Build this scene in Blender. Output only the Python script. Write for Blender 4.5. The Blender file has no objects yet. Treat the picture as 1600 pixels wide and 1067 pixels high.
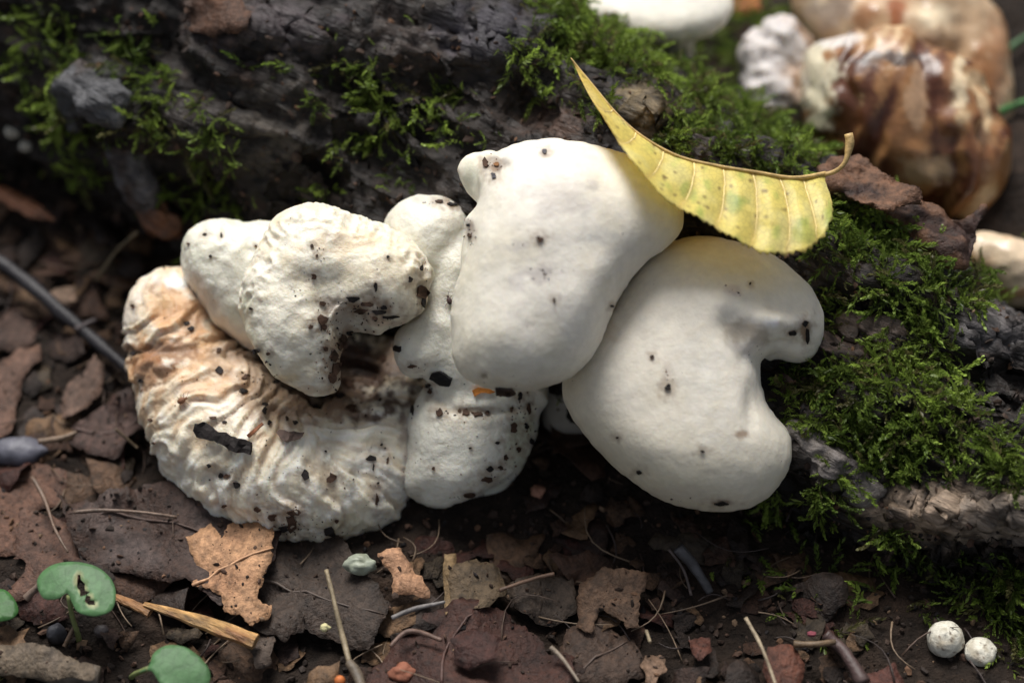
import bpy, math, random
import numpy as np
import openvdb
from mathutils import Vector, Matrix
from mathutils.bvhtree import BVHTree
from mathutils.geometry import delaunay_2d_cdt

# ------------------------------------------------------------------ scene, camera, light (1 unit = 1 cm)
scene = bpy.context.scene
scene.unit_settings.system = 'METRIC'
scene.unit_settings.scale_length = 0.01
RND = random.Random(7)
NPR = np.random.default_rng(7)

PITCH = math.radians(50)
DIST = 42.0
LENS = 70.0
TGT = np.array([0.0, 0.0, 2.5])
FWD = np.array([0.0, math.cos(PITCH), -math.sin(PITCH)])
RGT = np.array([1.0, 0.0, 0.0])
UPV = np.array([0.0, math.sin(PITCH), math.cos(PITCH)])
CAM = TGT - DIST * FWD
KPX = 36.0 / LENS / 1600.0

cd = bpy.data.cameras.new('camera')
cd.lens = LENS
cd.sensor_width = 36
cd.clip_start = 1.0
cd.clip_end = 3000
cd.dof.use_dof = True
cd.dof.focus_distance = DIST - 1.6
cd.dof.aperture_fstop = 0.060
cam = bpy.data.objects.new('camera', cd)
scene.collection.objects.link(cam)
cam.location = CAM
cam.rotation_euler = (math.radians(90) - PITCH, 0, 0)
scene.camera = cam

SUN_EL, SUN_AZ = math.radians(58), math.radians(-14)     # azimuth measured from +Y towards +X
world = bpy.data.worlds.new('World')
scene.world = world
world.use_nodes = True
wn = world.node_tree
wn.nodes.clear()
sky = wn.nodes.new('ShaderNodeTexSky')
sky.sky_type = 'NISHITA'
sky.sun_disc = False
sky.sun_elevation = SUN_EL
sky.sun_rotation = SUN_AZ
sky.dust_density = 3.0
sky.ozone_density = 0.6
bg = wn.nodes.new('ShaderNodeBackground')
bg.inputs[1].default_value = 0.05
hs = wn.nodes.new('ShaderNodeHueSaturation')
hs.inputs['Saturation'].default_value = 0.4
wo = wn.nodes.new('ShaderNodeOutputWorld')
wn.links.new(sky.outputs[0], hs.inputs['Color'])
wn.links.new(hs.outputs[0], bg.inputs[0])
wn.links.new(bg.outputs[0], wo.inputs[0])

ld = bpy.data.lights.new('sun', 'SUN')
ld.energy = 2.3
ld.angle = math.radians(28)
ld.color = (1.0, 0.97, 0.93)
sun = bpy.data.objects.new('sun', ld)
scene.collection.objects.link(sun)
sdir = Vector((math.cos(SUN_EL) * math.sin(SUN_AZ), math.cos(SUN_EL) * math.cos(SUN_AZ), math.sin(SUN_EL)))
sun.location = sdir * 100
sun.rotation_euler = sdir.to_track_quat('Z', 'Y').to_euler()

scene.view_settings.view_transform = 'Standard'
scene.view_settings.look = 'None'
scene.view_settings.exposure = 0.92
scene.view_settings.gamma = 1
scene.view_settings.use_curve_mapping = False
scene.render.engine = 'CYCLES'
scene.cycles.use_denoising = True
scene.cycles.max_bounces = 8
scene.cycles.transparent_max_bounces = 8

# ------------------------------------------------------------------ frames: px,py of the view and c = cm towards the lens -> metric
def A(px, py, c=0.0):
    s = (DIST - c) * KPX
    return np.array([(px - 800) * s, (533.5 - py) * s, c])

def to_world(abc):
    abc = np.asarray(abc, dtype=float)
    return TGT + abc[..., 0:1] * RGT + abc[..., 1:2] * UPV - abc[..., 2:3] * FWD

def to_abc(w):
    d = np.asarray(w, dtype=float) - TGT
    return np.stack([d @ RGT, d @ UPV, -(d @ FWD)], -1)

def pxpy(abc):
    s = (DIST - abc[..., 2]) * KPX
    return 800 + abc[..., 0] / s, 533.5 - abc[..., 1] / s

def W(px, py, c):
    return to_world(A(px, py, c))

def on_plane(px, py, z):
    d = to_world(A(px, py, 0)) - CAM
    return CAM + d * ((z - CAM[2]) / d[2])

# ------------------------------------------------------------------ numpy noise
_perm = np.random.default_rng(3).permutation(256).astype(np.int64)
_perm = np.concatenate([_perm, _perm, _perm])
_g = np.random.default_rng(5).normal(size=(256, 3))
_g /= np.linalg.norm(_g, axis=1)[:, None]

def noise(P):
    P = np.asarray(P, dtype=np.float64)
    i = np.floor(P).astype(np.int64)
    f = P - i
    u = f * f * f * (f * (f * 6 - 15) + 10)
    i &= 255
    r = 0
    for dx in (0, 1):
        wx = u[..., 0] if dx else 1 - u[..., 0]
        hx = _perm[(i[..., 0] + dx) & 255]
        for dy in (0, 1):
            wy = u[..., 1] if dy else 1 - u[..., 1]
            hy = _perm[hx + ((i[..., 1] + dy) & 255)]
            for dz in (0, 1):
                wz = u[..., 2] if dz else 1 - u[..., 2]
                h = _perm[hy + ((i[..., 2] + dz) & 255)] & 255
                g = _g[h]
                dot = g[..., 0] * (f[..., 0] - dx) + g[..., 1] * (f[..., 1] - dy) + g[..., 2] * (f[..., 2] - dz)
                r = r + wx * wy * wz * dot
    return r * 1.5

def fbm(P, oct=4, lac=2.03, gain=0.5, off=0.0):
    P = np.asarray(P, dtype=np.float64) + off
    a, s = 1.0, 0
    for _ in range(oct):
        s = s + a * noise(P)
        P = P * lac + 17.3
        a *= gain
    return s

def ridged(P, oct=3, off=0.0):
    P = np.asarray(P, dtype=np.float64) + off
    a, s = 1.0, 0
    for _ in range(oct):
        s = s + a * (1 - 2 * np.abs(noise(P)))
        P = P * 2.1 + 9.1
        a *= 0.5
    return s

def sst(x, a, b):
    t = np.clip((x - a) / (b - a), 0, 1)
    return t * t * (3 - 2 * t)

def mixc(c0, c1, t):
    return c0 * (1 - t[:, None]) + np.asarray(c1) * t[:, None]

# ------------------------------------------------------------------ materials
def new_mat(name):
    m = bpy.data.materials.new(name)
    m.use_nodes = True
    return m, m.node_tree, m.node_tree.nodes['Principled BSDF']

def mat_attr(name, rough=0.6, spec=0.4, bump=0.02, bscale=8.0, var=0.15, vscale=3.0, sss=0.0, sssr=0.2,
             transl=0.0, coat=0.0, bump2=0.0, b2scale=1.0, stretch=None, speck=0.0, base=None, sheen=0.0, rotz=0.0, cells=0.0, cscale=6.0, cdark=0.5):
    m, nt, p = new_mat(name)
    L = nt.links
    tc = nt.nodes.new('ShaderNodeTexCoord')
    mp = nt.nodes.new('ShaderNodeMapping')
    if rotz:
        m0 = nt.nodes.new('ShaderNodeMapping')
        m0.inputs['Rotation'].default_value = (0, 0, rotz)
        L.new(tc.outputs['Object'], m0.inputs[0])
        L.new(m0.outputs[0], mp.inputs[0])
    else:
        L.new(tc.outputs['Object'], mp.inputs[0])
    if stretch:
        mp.inputs['Scale'].default_value = stretch
    if base is None:
        at = nt.nodes.new('ShaderNodeAttribute')
        at.attribute_name = 'col'
        csock = at.outputs['Color']
    else:
        rgb = nt.nodes.new('ShaderNodeRGB')
        rgb.outputs[0].default_value = (*base, 1)
        csock = rgb.outputs[0]
    n1 = nt.nodes.new('ShaderNodeTexNoise')
    n1.inputs['Scale'].default_value = vscale
    n1.inputs['Detail'].default_value = 6
    n1.inputs['Roughness'].default_value = 0.65
    L.new(mp.outputs[0], n1.inputs[0])
    mr = nt.nodes.new('ShaderNodeMapRange')
    mr.inputs[1].default_value = 0.3
    mr.inputs[2].default_value = 0.7
    mr.inputs[3].default_value = 1 - var
    mr.inputs[4].default_value = 1 + var
    L.new(n1.outputs[0], mr.inputs[0])
    mul = nt.nodes.new('ShaderNodeVectorMath')
    mul.operation = 'SCALE'
    L.new(csock, mul.inputs[0])
    L.new(mr.outputs[0], mul.inputs['Scale'])
    cs = mul.outputs[0]
    if speck > 0:
        nz = nt.nodes.new('ShaderNodeTexNoise')
        nz.inputs['Scale'].default_value = 14.0
        nz.inputs['Detail'].default_value = 3
        L.new(mp.outputs[0], nz.inputs[0])
        r2 = nt.nodes.new('ShaderNodeMapRange')
        r2.inputs[1].default_value = 0.70
        r2.inputs[2].default_value = 0.76
        r2.inputs[3].default_value = 0
        r2.inputs[4].default_value = speck
        L.new(nz.outputs[0], r2.inputs[0])
        mx = nt.nodes.new('ShaderNodeMix')
        mx.data_type = 'RGBA'
        L.new(r2.outputs[0], mx.inputs[0])
        L.new(cs, mx.inputs[6])
        mx.inputs[7].default_value = (0.12, 0.08, 0.05, 1)
        cs = mx.outputs[2]
    cellh = None
    if cells:
        dn = nt.nodes.new('ShaderNodeTexNoise')
        dn.inputs['Scale'].default_value = cscale * 0.6
        dn.inputs['Detail'].default_value = 3
        L.new(mp.outputs[0], dn.inputs[0])
        ad = nt.nodes.new('ShaderNodeVectorMath')
        ad.operation = 'MULTIPLY_ADD'
        L.new(dn.outputs['Color'], ad.inputs[0])
        ad.inputs[1].default_value = (0.9 / cscale,) * 3
        L.new(mp.outputs[0], ad.inputs[2])
        vo = nt.nodes.new('ShaderNodeTexVoronoi')
        vo.feature = 'DISTANCE_TO_EDGE'
        vo.inputs['Scale'].default_value = cscale
        L.new(ad.outputs[0], vo.inputs['Vector'])
        cm = nt.nodes.new('ShaderNodeMapRange')
        cm.inputs[1].default_value = 0.0
        cm.inputs[2].default_value = 0.14
        cm.inputs[3].default_value = 1 - cdark
        cm.inputs[4].default_value = 1
        L.new(vo.outputs['Distance'], cm.inputs[0])
        m3 = nt.nodes.new('ShaderNodeVectorMath')
        m3.operation = 'SCALE'
        L.new(cs, m3.inputs[0])
        L.new(cm.outputs[0], m3.inputs['Scale'])
        cs = m3.outputs[0]
        cellh = cm.outputs[0]
    L.new(cs, p.inputs['Base Color'])
    p.inputs['Roughness'].default_value = rough
    p.inputs['Specular IOR Level'].default_value = spec
    if coat:
        p.inputs['Coat Weight'].default_value = coat
        p.inputs['Coat Roughness'].default_value = 0.3
    if sheen:
        p.inputs['Sheen Weight'].default_value = sheen
    nb = nt.nodes.new('ShaderNodeTexNoise')
    nb.inputs['Scale'].default_value = bscale
    nb.inputs['Detail'].default_value = 8
    nb.inputs['Roughness'].default_value = 0.6
    L.new(mp.outputs[0], nb.inputs[0])
    bm_ = nt.nodes.new('ShaderNodeBump')
    bm_.inputs['Strength'].default_value = 1.0
    bm_.inputs['Distance'].default_value = bump
    L.new(nb.outputs[0], bm_.inputs['Height'])
    last = bm_
    if bump2:
        nb2 = nt.nodes.new('ShaderNodeTexNoise')
        nb2.inputs['Scale'].default_value = b2scale
        nb2.inputs['Detail'].default_value = 4
        L.new(mp.outputs[0], nb2.inputs[0])
        b2 = nt.nodes.new('ShaderNodeBump')
        b2.inputs['Strength'].default_value = 1.0
        b2.inputs['Distance'].default_value = bump2
        L.new(nb2.outputs[0], b2.inputs['Height'])
        L.new(bm_.outputs[0], b2.inputs['Normal'])
        last = b2
    if cellh is not None:
        b3 = nt.nodes.new('ShaderNodeBump')
        b3.inputs['Distance'].default_value = cells
        L.new(cellh, b3.inputs['Height'])
        L.new(last.outputs[0], b3.inputs['Normal'])
        last = b3
    L.new(last.outputs[0], p.inputs['Normal'])
    if sss:
        p.inputs['Subsurface Weight'].default_value = sss
        p.inputs['Subsurface Radius'].default_value = (1.0, 0.75, 0.45)
        p.inputs['Subsurface Scale'].default_value = sssr
    if transl:
        tr = nt.nodes.new('ShaderNodeBsdfTranslucent')
        L.new(cs, tr.inputs[0])
        mxs = nt.nodes.new('ShaderNodeMixShader')
        mxs.inputs[0].default_value = transl
        L.new(p.outputs[0], mxs.inputs[1])
        L.new(tr.outputs[0], mxs.inputs[2])
        L.new(mxs.outputs[0], nt.nodes['Material Output'].inputs[0])
    return m

M_CAP = mat_attr('smooth_cap_skin', rough=0.5, spec=0.35, bump=0.018, bscale=7, var=0.08, vscale=4.0, sss=0.35, sssr=0.16, bump2=0.0, b2scale=1.8, speck=0.0)
M_ABORT = mat_attr('lumpy_mushroom_flesh', rough=0.4, spec=0.45, bump=0.06, bscale=4.5, var=0.10, vscale=3.0, sss=0.5, sssr=0.2, bump2=0.03, b2scale=2.4, speck=0.0, stretch=(1, 1, 1))
M_BROWN = mat_attr('decaying_mushroom_flesh', coat=0.25, rough=0.3, spec=0.5, bump=0.03, bscale=5, var=0.18, vscale=2.2, sss=0.2, sssr=0.15)
M_BARK = mat_attr('dark_wet_bark', rough=0.5, spec=0.35, bump=0.13, bscale=4.5, var=0.8, vscale=3.0, bump2=0.12, b2scale=1.4, cells=0.035, cscale=2.4, cdark=0.3, stretch=(0.38, 1.5, 1.5), rotz=math.radians(31))
M_WOOD = mat_attr('weathered_wood', rough=0.45, spec=0.5, bump=0.15, bscale=5, var=0.8, vscale=3.5, stretch=(0.3, 1.5, 1.5), rotz=math.radians(31))
M_SOIL = mat_attr('dark_forest_soil', rough=0.8, spec=0.25, bump=0.25, bscale=5.0, var=0.6, vscale=2.5)
M_CRUMB = mat_attr('soil_crumb', rough=0.75, spec=0.3, bump=0.02, bscale=12, var=0.3)
M_DEAD = mat_attr('dead_leaf', rough=0.55, spec=0.35, bump=0.07, bscale=9, var=0.6, vscale=6.0, transl=0.08, bump2=0.06, b2scale=2.0, cells=0.010, cscale=8, cdark=0.16)
M_LEAF = mat_attr('yellow_leaf', rough=0.4, spec=0.4, bump=0.008, bscale=14, var=0.10, vscale=3, transl=0.5, cells=0.006, cscale=8, cdark=0.14)
M_GREEN = mat_attr('green_leaf', rough=0.5, spec=0.35, bump=0.01, bscale=10, var=0.25, vscale=4, transl=0.2, cells=0.006, cscale=5, cdark=0.12)
M_MOSS = mat_attr('moss_leaf', rough=0.45, spec=0.4, bump=0.0, var=0.25, vscale=1.5, transl=0.45)
M_DRY = mat_attr('dry_puffball_skin', rough=0.8, spec=0.2, bump=0.03, bscale=14, var=0.25, vscale=9)
M_TWIG = mat_attr('twig_bark', rough=0.5, spec=0.45, bump=0.03, bscale=8, var=0.35, vscale=5)
M_STONE = mat_attr('stone', rough=0.5, spec=0.5, bump=0.02, bscale=6, var=0.3)

# ------------------------------------------------------------------ mesh linking
COL = scene.collection
HITS = []        # (bvh, name)

def link_mesh(name, V, F, mat, parent=None, origin=None, cols=None, smooth=True, hit=None):
    """V world coordinates"""
    V = np.asarray(V, dtype=float)
    o0 = np.array(origin if origin is not None else (0, 0, 0), dtype=float)
    me = bpy.data.meshes.new(name)
    F = np.asarray(F) if not isinstance(F, list) else F
    if isinstance(F, np.ndarray):
        n, k = F.shape
        me.vertices.add(len(V))
        me.vertices.foreach_set('co', (V - o0).astype(np.float32).ravel())
        me.loops.add(n * k)
        me.loops.foreach_set('vertex_index', F.astype(np.int32).ravel())
        me.polygons.add(n)
        me.polygons.foreach_set('loop_start', np.arange(0, n * k, k, dtype=np.int32))
        me.update(calc_edges=True)
        me.validate()
    else:
        me.from_pydata([tuple(v) for v in (V - o0)], [], F)
        me.update()
    me.polygons.foreach_set('use_smooth', [smooth] * len(me.polygons))
    if cols is not None:
        cols = np.asarray(cols, dtype=np.float32)
        if cols.ndim == 1:
            cols = np.tile(cols, (len(V), 1))
        at = me.color_attributes.new('col', 'FLOAT_COLOR', 'POINT')
        cc = np.ones((len(V), 4), dtype=np.float32)
        cc[:, :3] = np.clip(cols, 0, 1)
        at.data.foreach_set('color', cc.ravel())
    me.materials.append(mat)
    o = bpy.data.objects.new(name, me)
    COL.objects.link(o)
    if parent is not None:
        o.parent = parent
        o.location = Vector(o0) - parent.location
    else:
        o.location = o0
    if hit:
        HITS.append((BVHTree.FromPolygons([tuple(v) for v in V], [tuple(int(i) for i in f) for f in F]), hit))
    return o

def empty(name, loc):
    o = bpy.data.objects.new(name, None)
    COL.objects.link(o)
    o.location = Vector(loc)
    o.empty_display_size = 0.5
    return o

def tag(o, label=None, cat=None, group=None, kind=None):
    if label: o['label'] = label
    if cat: o['category'] = cat
    if group: o['group'] = group
    if kind: o['kind'] = kind
    return o

def normals(V, F):
    a, b, c = V[F[:, 0]], V[F[:, 1]], V[F[:, 2]]
    n = np.cross(b - a, c - a)
    if F.shape[1] == 4:
        d = V[F[:, 3]]
        n = np.cross(c - a, d - b)
    N = np.zeros_like(V)
    for k in range(F.shape[1]):
        np.add.at(N, F[:, k], n)
    N /= np.maximum(np.linalg.norm(N, axis=1), 1e-9)[:, None]
    return N

def smooth_mesh(V, F, it=2, f=0.5):
    e = np.concatenate([F[:, [i, (i + 1) % F.shape[1]]] for i in range(F.shape[1])])
    cnt = np.zeros(len(V))
    np.add.at(cnt, e[:, 0], 1)
    np.add.at(cnt, e[:, 1], 1)
    for _ in range(it):
        s = np.zeros_like(V)
        np.add.at(s, e[:, 0], V[e[:, 1]])
        np.add.at(s, e[:, 1], V[e[:, 0]])
        V = V * (1 - f) + f * s / cnt[:, None]
    return V

# ------------------------------------------------------------------ sculpting by distance fields
def catmull(pts, n=6, closed=True):
    P = np.asarray(pts, dtype=float)
    m = len(P)
    out = []
    rng = range(m) if closed else range(m - 1)
    for i in rng:
        if closed:
            p0, p1, p2, p3 = P[(i - 1) % m], P[i], P[(i + 1) % m], P[(i + 2) % m]
        else:
            p0, p1, p2, p3 = P[max(i - 1, 0)], P[i], P[i + 1], P[min(i + 2, m - 1)]
        for k in range(n):
            t = k / n
            out.append(0.5 * ((2 * p1) + (-p0 + p2) * t + (2 * p0 - 5 * p1 + 4 * p2 - p3) * t * t + (-p0 + 3 * p1 - 3 * p2 + p3) * t ** 3))
    if not closed:
        out.append(P[-1])
    return np.array(out)

def poly_sd(x, y, P):
    d = np.full(x.shape, 1e9)
    ins = np.zeros(x.shape, dtype=bool)
    for i in range(len(P)):
        ax, ay = P[i]
        bx, by = P[(i + 1) % len(P)]
        ex, ey = bx - ax, by - ay
        wx, wy = x - ax, y - ay
        t = np.clip((wx * ex + wy * ey) / (ex * ex + ey * ey + 1e-12), 0, 1)
        d = np.minimum(d, (wx - ex * t) ** 2 + (wy - ey * t) ** 2)
        if ay != by:
            c = ((ay > y) != (by > y)) & (x < (bx - ax) * (y - ay) / (by - ay) + ax)
            ins ^= c
    d = np.sqrt(d)
    return np.where(ins, -d, d)

class Vol:
    def __init__(s, lo, hi, vox):
        s.lo, s.vox = np.array(lo, dtype=float), vox
        s.n = np.ceil((np.array(hi) - s.lo) / vox).astype(int) + 1
        s.a = (s.lo[0] + np.arange(s.n[0]) * vox)[:, None, None]
        s.b = (s.lo[1] + np.arange(s.n[1]) * vox)[None, :, None]
        s.c = (s.lo[2] + np.arange(s.n[2]) * vox)[None, None, :]
        s.f = np.full(tuple(s.n), 5.0, dtype=np.float32)
    def add(s, d, k=0.15):
        d = d.astype(np.float32)
        h = np.clip(0.5 + 0.5 * (s.f - d) / k, 0, 1)
        s.f = s.f * (1 - h) + d * h - k * h * (1 - h)
    def cut(s, d, k=0.15):
        d = -d.astype(np.float32)
        h = np.clip(0.5 - 0.5 * (s.f - d) / k, 0, 1)
        s.f = s.f * (1 - h) + d * h + k * h * (1 - h)
    def inflate(s, pts, c0, hf, hb, q=1.5, tilt=(0, 0), bend=0.0, smooth=5, closed=True):
        """outline (list of px,py) given depth: hf towards the lens, hb away"""
        P = catmull(pts, smooth)
        P = np.array([A(x, y, c0)[:2] for x, y in P])
        a2, b2 = np.broadcast_arrays(s.a[:, :, 0], s.b[:, :, 0])
        d = poly_sd(a2, b2, P)
        ins = d < 0
        u = np.where(ins, -d, 0)
        R = u.max()
        u = u * R
        h2 = s.vox ** 2
        for _ in range(900):
            v = 0.25 * (np.roll(u, 1, 0) + np.roll(u, -1, 0) + np.roll(u, 1, 1) + np.roll(u, -1, 1) + h2)
            u = np.where(ins, v, 0)
        um = u.max()
        uu = u / um
        g = 1 - (1 - uu) ** q
        g = np.where(ins, g, -d / R * 1.5)
        ctr = P.mean(0)
        cc = s.c - c0 - tilt[0] * (s.a - ctr[0]) - tilt[1] * (s.b - ctr[1]) + bend * (((a2 - ctr[0]) ** 2 + (b2 - ctr[1]) ** 2))[:, :, None]
        H = np.where(cc > 0, hf, hb)
        Fv = (cc / H) ** 2 - g[:, :, None]
        ga, gb, gc = np.gradient(Fv, s.vox)
        gm = np.sqrt(ga ** 2 + gb ** 2 + gc ** 2)
        return Fv / np.maximum(gm, 0.25)
    def capsule(s, p0, p1, r0, r1):
        p0, p1 = np.array(p0, float), np.array(p1, float)
        e = p1 - p0
        t = ((s.a - p0[0]) * e[0] + (s.b - p0[1]) * e[1] + (s.c - p0[2]) * e[2]) / max(e @ e, 1e-9)
        t = np.clip(t, 0, 1)
        d = np.sqrt((s.a - p0[0] - e[0] * t) ** 2 + (s.b - p0[1] - e[1] * t) ** 2 + (s.c - p0[2] - e[2] * t) ** 2)
        return d - (r0 + (r1 - r0) * t)
    def ell(s, p, r):
        q = np.sqrt(((s.a - p[0]) / r[0]) ** 2 + ((s.b - p[1]) / r[1]) ** 2 + ((s.c - p[2]) / r[2]) ** 2)
        return (q - 1) * min(r)
    def mesh(s, sm=1):
        g = openvdb.FloatGrid(5.0)
        f = np.clip(s.f, -5, 5)
        f[0] = f[-1] = 3; f[:, 0] = f[:, -1] = 3; f[:, :, 0] = f[:, :, -1] = 3
        g.copyFromArray(np.ascontiguousarray(f, dtype=np.float32), tolerance=0.0)
        pts, quads = g.convertToQuads(isovalue=0.0)
        V = pts.astype(float) * s.vox + s.lo
        F = quads.astype(np.int64)
        # face orientation
        v = V[F]
        c = v.mean(1)
        n = np.cross(v[:, 2] - v[:, 0], v[:, 3] - v[:, 1])
        if (c * n).sum() < 0:
            F = F[:, ::-1]
        if sm:
            V = smooth_mesh(V, F, sm)
        return V, F

def bump_px(V, N, feats):
    """feats: (px, py, radius px, height cm) gaussian hills and hollows"""
    x, y = pxpy(V)
    d = np.zeros(len(V))
    facing = sst(N[:, 2], -0.1, 0.3)
    for f in feats:
        rx, ry = (f[2], f[2]) if not isinstance(f[2], tuple) else f[2]
        d += f[3] * np.exp(-(((x - f[0]) / rx) ** 2 + ((y - f[1]) / ry) ** 2)) * facing
    return V + N * d[:, None]

def line_dist(x, y, pts):
    P = np.array(pts, float)
    d = np.full(x.shape, 1e9)
    for i in range(len(P) - 1):
        e = P[i + 1] - P[i]
        t = np.clip(((x - P[i, 0]) * e[0] + (y - P[i, 1]) * e[1]) / (e @ e), 0, 1)
        d = np.minimum(d, np.hypot(x - P[i, 0] - e[0] * t, y - P[i, 1] - e[1] * t))
    return d

def stain_shade(C, x, y, spots):
    """spots: (px,py,rx,ry,colour,strength) soft irregular discolourations and painted shade"""
    nz = fbm(np.stack([x / 22, y / 22, x * 0 + 3.3], -1), 4)
    for px, py, rx, ry, col, st in spots:
        d = np.sqrt(((x - px) / rx) ** 2 + ((y - py) / ry) ** 2) + nz * 0.7
        C = mixc(C, col, st * (1 - sst(d, 0.55, 1.15)))
    return C

def base_origin(Vw):
    i = np.argmin(Vw[:, 2])
    m = Vw.mean(0)
    return np.array([m[0], m[1], Vw[i, 2]])

# ------------------------------------------------------------------ ground
def ground_z(x, y):
    x = np.asarray(x, float); y = np.asarray(y, float)
    P = np.stack([x * 0.22, y * 0.22, x * 0 + 1.7], -1)
    z = 0.35 * fbm(P, 3)
    z = z + 0.10 * fbm(np.stack([x * 1.1, y * 1.1, x * 0 + 8.1], -1), 4)
    # bank rising behind the log
    t = (x * 0.51 + y * 0.86)
    z = z + 1.9 * sst(t, 5.5, 10.5) - 0.2 * sst(t, 14, 30)
    near = sst(np.hypot(x, y), 60, 20)
    return z * near - (1 - near) * 0.2

def axis_grid():
    fine = np.arange(-19, 19.01, 0.11)
    out = 19 * 1.28 ** np.arange(1, 14)
    return np.concatenate([-out[::-1], fine, out])
gx, gy = axis_grid(), axis_grid() + 2
GX, GY = np.meshgrid(gx, gy, indexing='ij')
GZ = ground_z(GX, GY)
GV = np.stack([GX, GY, GZ], -1).reshape(-1, 3)
nx, ny = GX.shape
ii = (np.arange(nx - 1)[:, None] * ny + np.arange(ny - 1)[None, :]).ravel()
GF = np.stack([ii, ii + ny, ii + ny + 1, ii + 1], -1)
nz = fbm(GV * 0.6, 4)
gc = mixc(np.tile([0.020, 0.013, 0.009], (len(GV), 1)), [0.045, 0.028, 0.019], sst(nz, -0.1, 0.8))
ground = link_mesh('ground', GV, GF, M_SOIL, cols=gc, hit='ground')
tag(ground, 'dark crumbly woodland soil under the mushrooms and litter', kind='structure')

# ------------------------------------------------------------------ fallen log
AX = np.array([(-34, 27.2, 3.2, 5.2), (-20, 17.5, 3.1, 5.1), (-13, 13.1, 3.0, 4.8), (-6, 8.9, 2.4, 4.6), (0, 5.1, 1.6, 4.4), (6.5, 0.9, 0.4, 3.75),
               (12.0, -3.0, -0.6, 3.0), (17, -6.4, -1.0, 2.8), (24, -9.3, 0.1, 3.0), (36, -17, 0.0, 2.7)], float)
AXs = catmull(AX, 10, closed=False)
seg = np.r_[0, np.cumsum(np.linalg.norm(np.diff(AXs[:, :3], axis=0), axis=1))]
S = np.arange(0, seg[-1], 0.085)
AXp = np.stack([np.interp(S, seg, AXs[:, k]) for k in range(4)], -1)
T = np.gradient(AXp[:, :3], axis=0)
T /= np.linalg.norm(T, axis=1)[:, None]
SIDE = np.cross(T, [0, 0, 1.0]); SIDE /= np.linalg.norm(SIDE, axis=1)[:, None]    # towards the viewer
UPP = np.cross(SIDE, T)
NT = 300
TH = np.linspace(0, 2 * np.pi, NT, endpoint=False)
ct, st = np.cos(TH)[None, :, None], np.sin(TH)[None, :, None]
RAD = SIDE[:, None, :] * ct + UPP[:, None, :] * st
Rr = np.repeat(AXp[:, 3][:, None], NT, 1)
Q = np.stack(np.broadcast_arrays(S[:, None] * 0.16, ct[..., 0] * 1.3, st[..., 0] * 1.3), -1)
lowf = fbm(Q, 3, off=4.2)
Q2 = np.stack(np.broadcast_arrays(S[:, None] * 0.35, ct[..., 0] * 4.6, st[..., 0] * 4.6), -1)
warp = fbm(Q2 * 0.5, 2, off=1.0)
rid = ridged(Q2 + warp[..., None] * 0.8, 4, off=2.0)
Q3 = np.stack(np.broadcast_arrays(S[:, None] * 1.6, ct[..., 0] * 8, st[..., 0] * 8), -1)
fine = fbm(Q3, 4, off=7.0)
Q4 = np.stack(np.broadcast_arrays(S[:, None] * 2.2, ct[..., 0] * 15, st[..., 0] * 15), -1)
pitt = ridged(Q4, 2, off=11.0)
Rr = Rr * (1 + 0.10 * lowf) + 0.30 * rid + 0.20 * fine + 0.045 * pitt - 0.28
LV = (AXp[:, None, :3] + RAD * Rr[..., None]).reshape(-1, 3)
ns = len(S)
i0 = (np.arange(ns - 1)[:, None] * NT + np.arange(NT)[None, :]).ravel()
i1 = (np.arange(ns - 1)[:, None] * NT + (np.arange(NT)[None, :] + 1) % NT).ravel()
LF = np.stack([i0, i0 + NT, i1 + NT, i1], -1)
LN = normals(LV, LF)
if (LN * RAD.reshape(-1, 3)).sum() < 0:
    LF = LF[:, ::-1]; LN = -LN
LA = to_abc(LV)
LNa = np.stack([LN @ RGT, LN @ UPV, -(LN @ FWD)], -1)
LA2 = bump_px(LA, LNa, [
    (140, 150, 60, 0.8), (215, 190, 40, 0.5), (60, 190, 40, -0.6), (330, 215, 70, 0.35), (430, 40, (110, 40), 0.35), (260, 60, 22, -0.9),
    (590, 200, 80, -0.5), (760, 60, 60, 0.35), (700, 130, 50, -0.4), (830, 150, 45, -0.5), (1005, 175, 40, 0.5), (480, 300, 60, -0.7), (300, 300, 60, -0.7),
    (1500, 795, (190, 34), 0.5), (1300, 740, 40, 0.5), (1250, 700, 30, 0.35), (1450, 905, (190, 50), -0.9), (1220, 860, 80, -0.5),
    (1345, 500, (60, 26), -0.7), (1400, 620, (90, 30), 0.4), (1540, 600, (90, 45), -0.4), (1560, 520, (70, 30), 0.3), (1250, 590, 45, -0.5),
    (1380, 440, (60, 30), 0.4)])
LV = to_world(LA2)
lx, ly = pxpy(LA2)
lc = np.tile([0.016, 0.0115, 0.009], (len(LV), 1))
nzl = fbm(LV * np.array([0.5, 0.5, 0.5]), 4, off=3)
lc = mixc(lc, [0.050, 0.037, 0.031], sst(nzl, 0.0, 0.8))
nzb = fbm(LV * 1.1, 3, off=13)
lc = mixc(lc, [0.06, 0.032, 0.021], sst(nzb, 0.35, 0.8) * 0.7)
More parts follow.
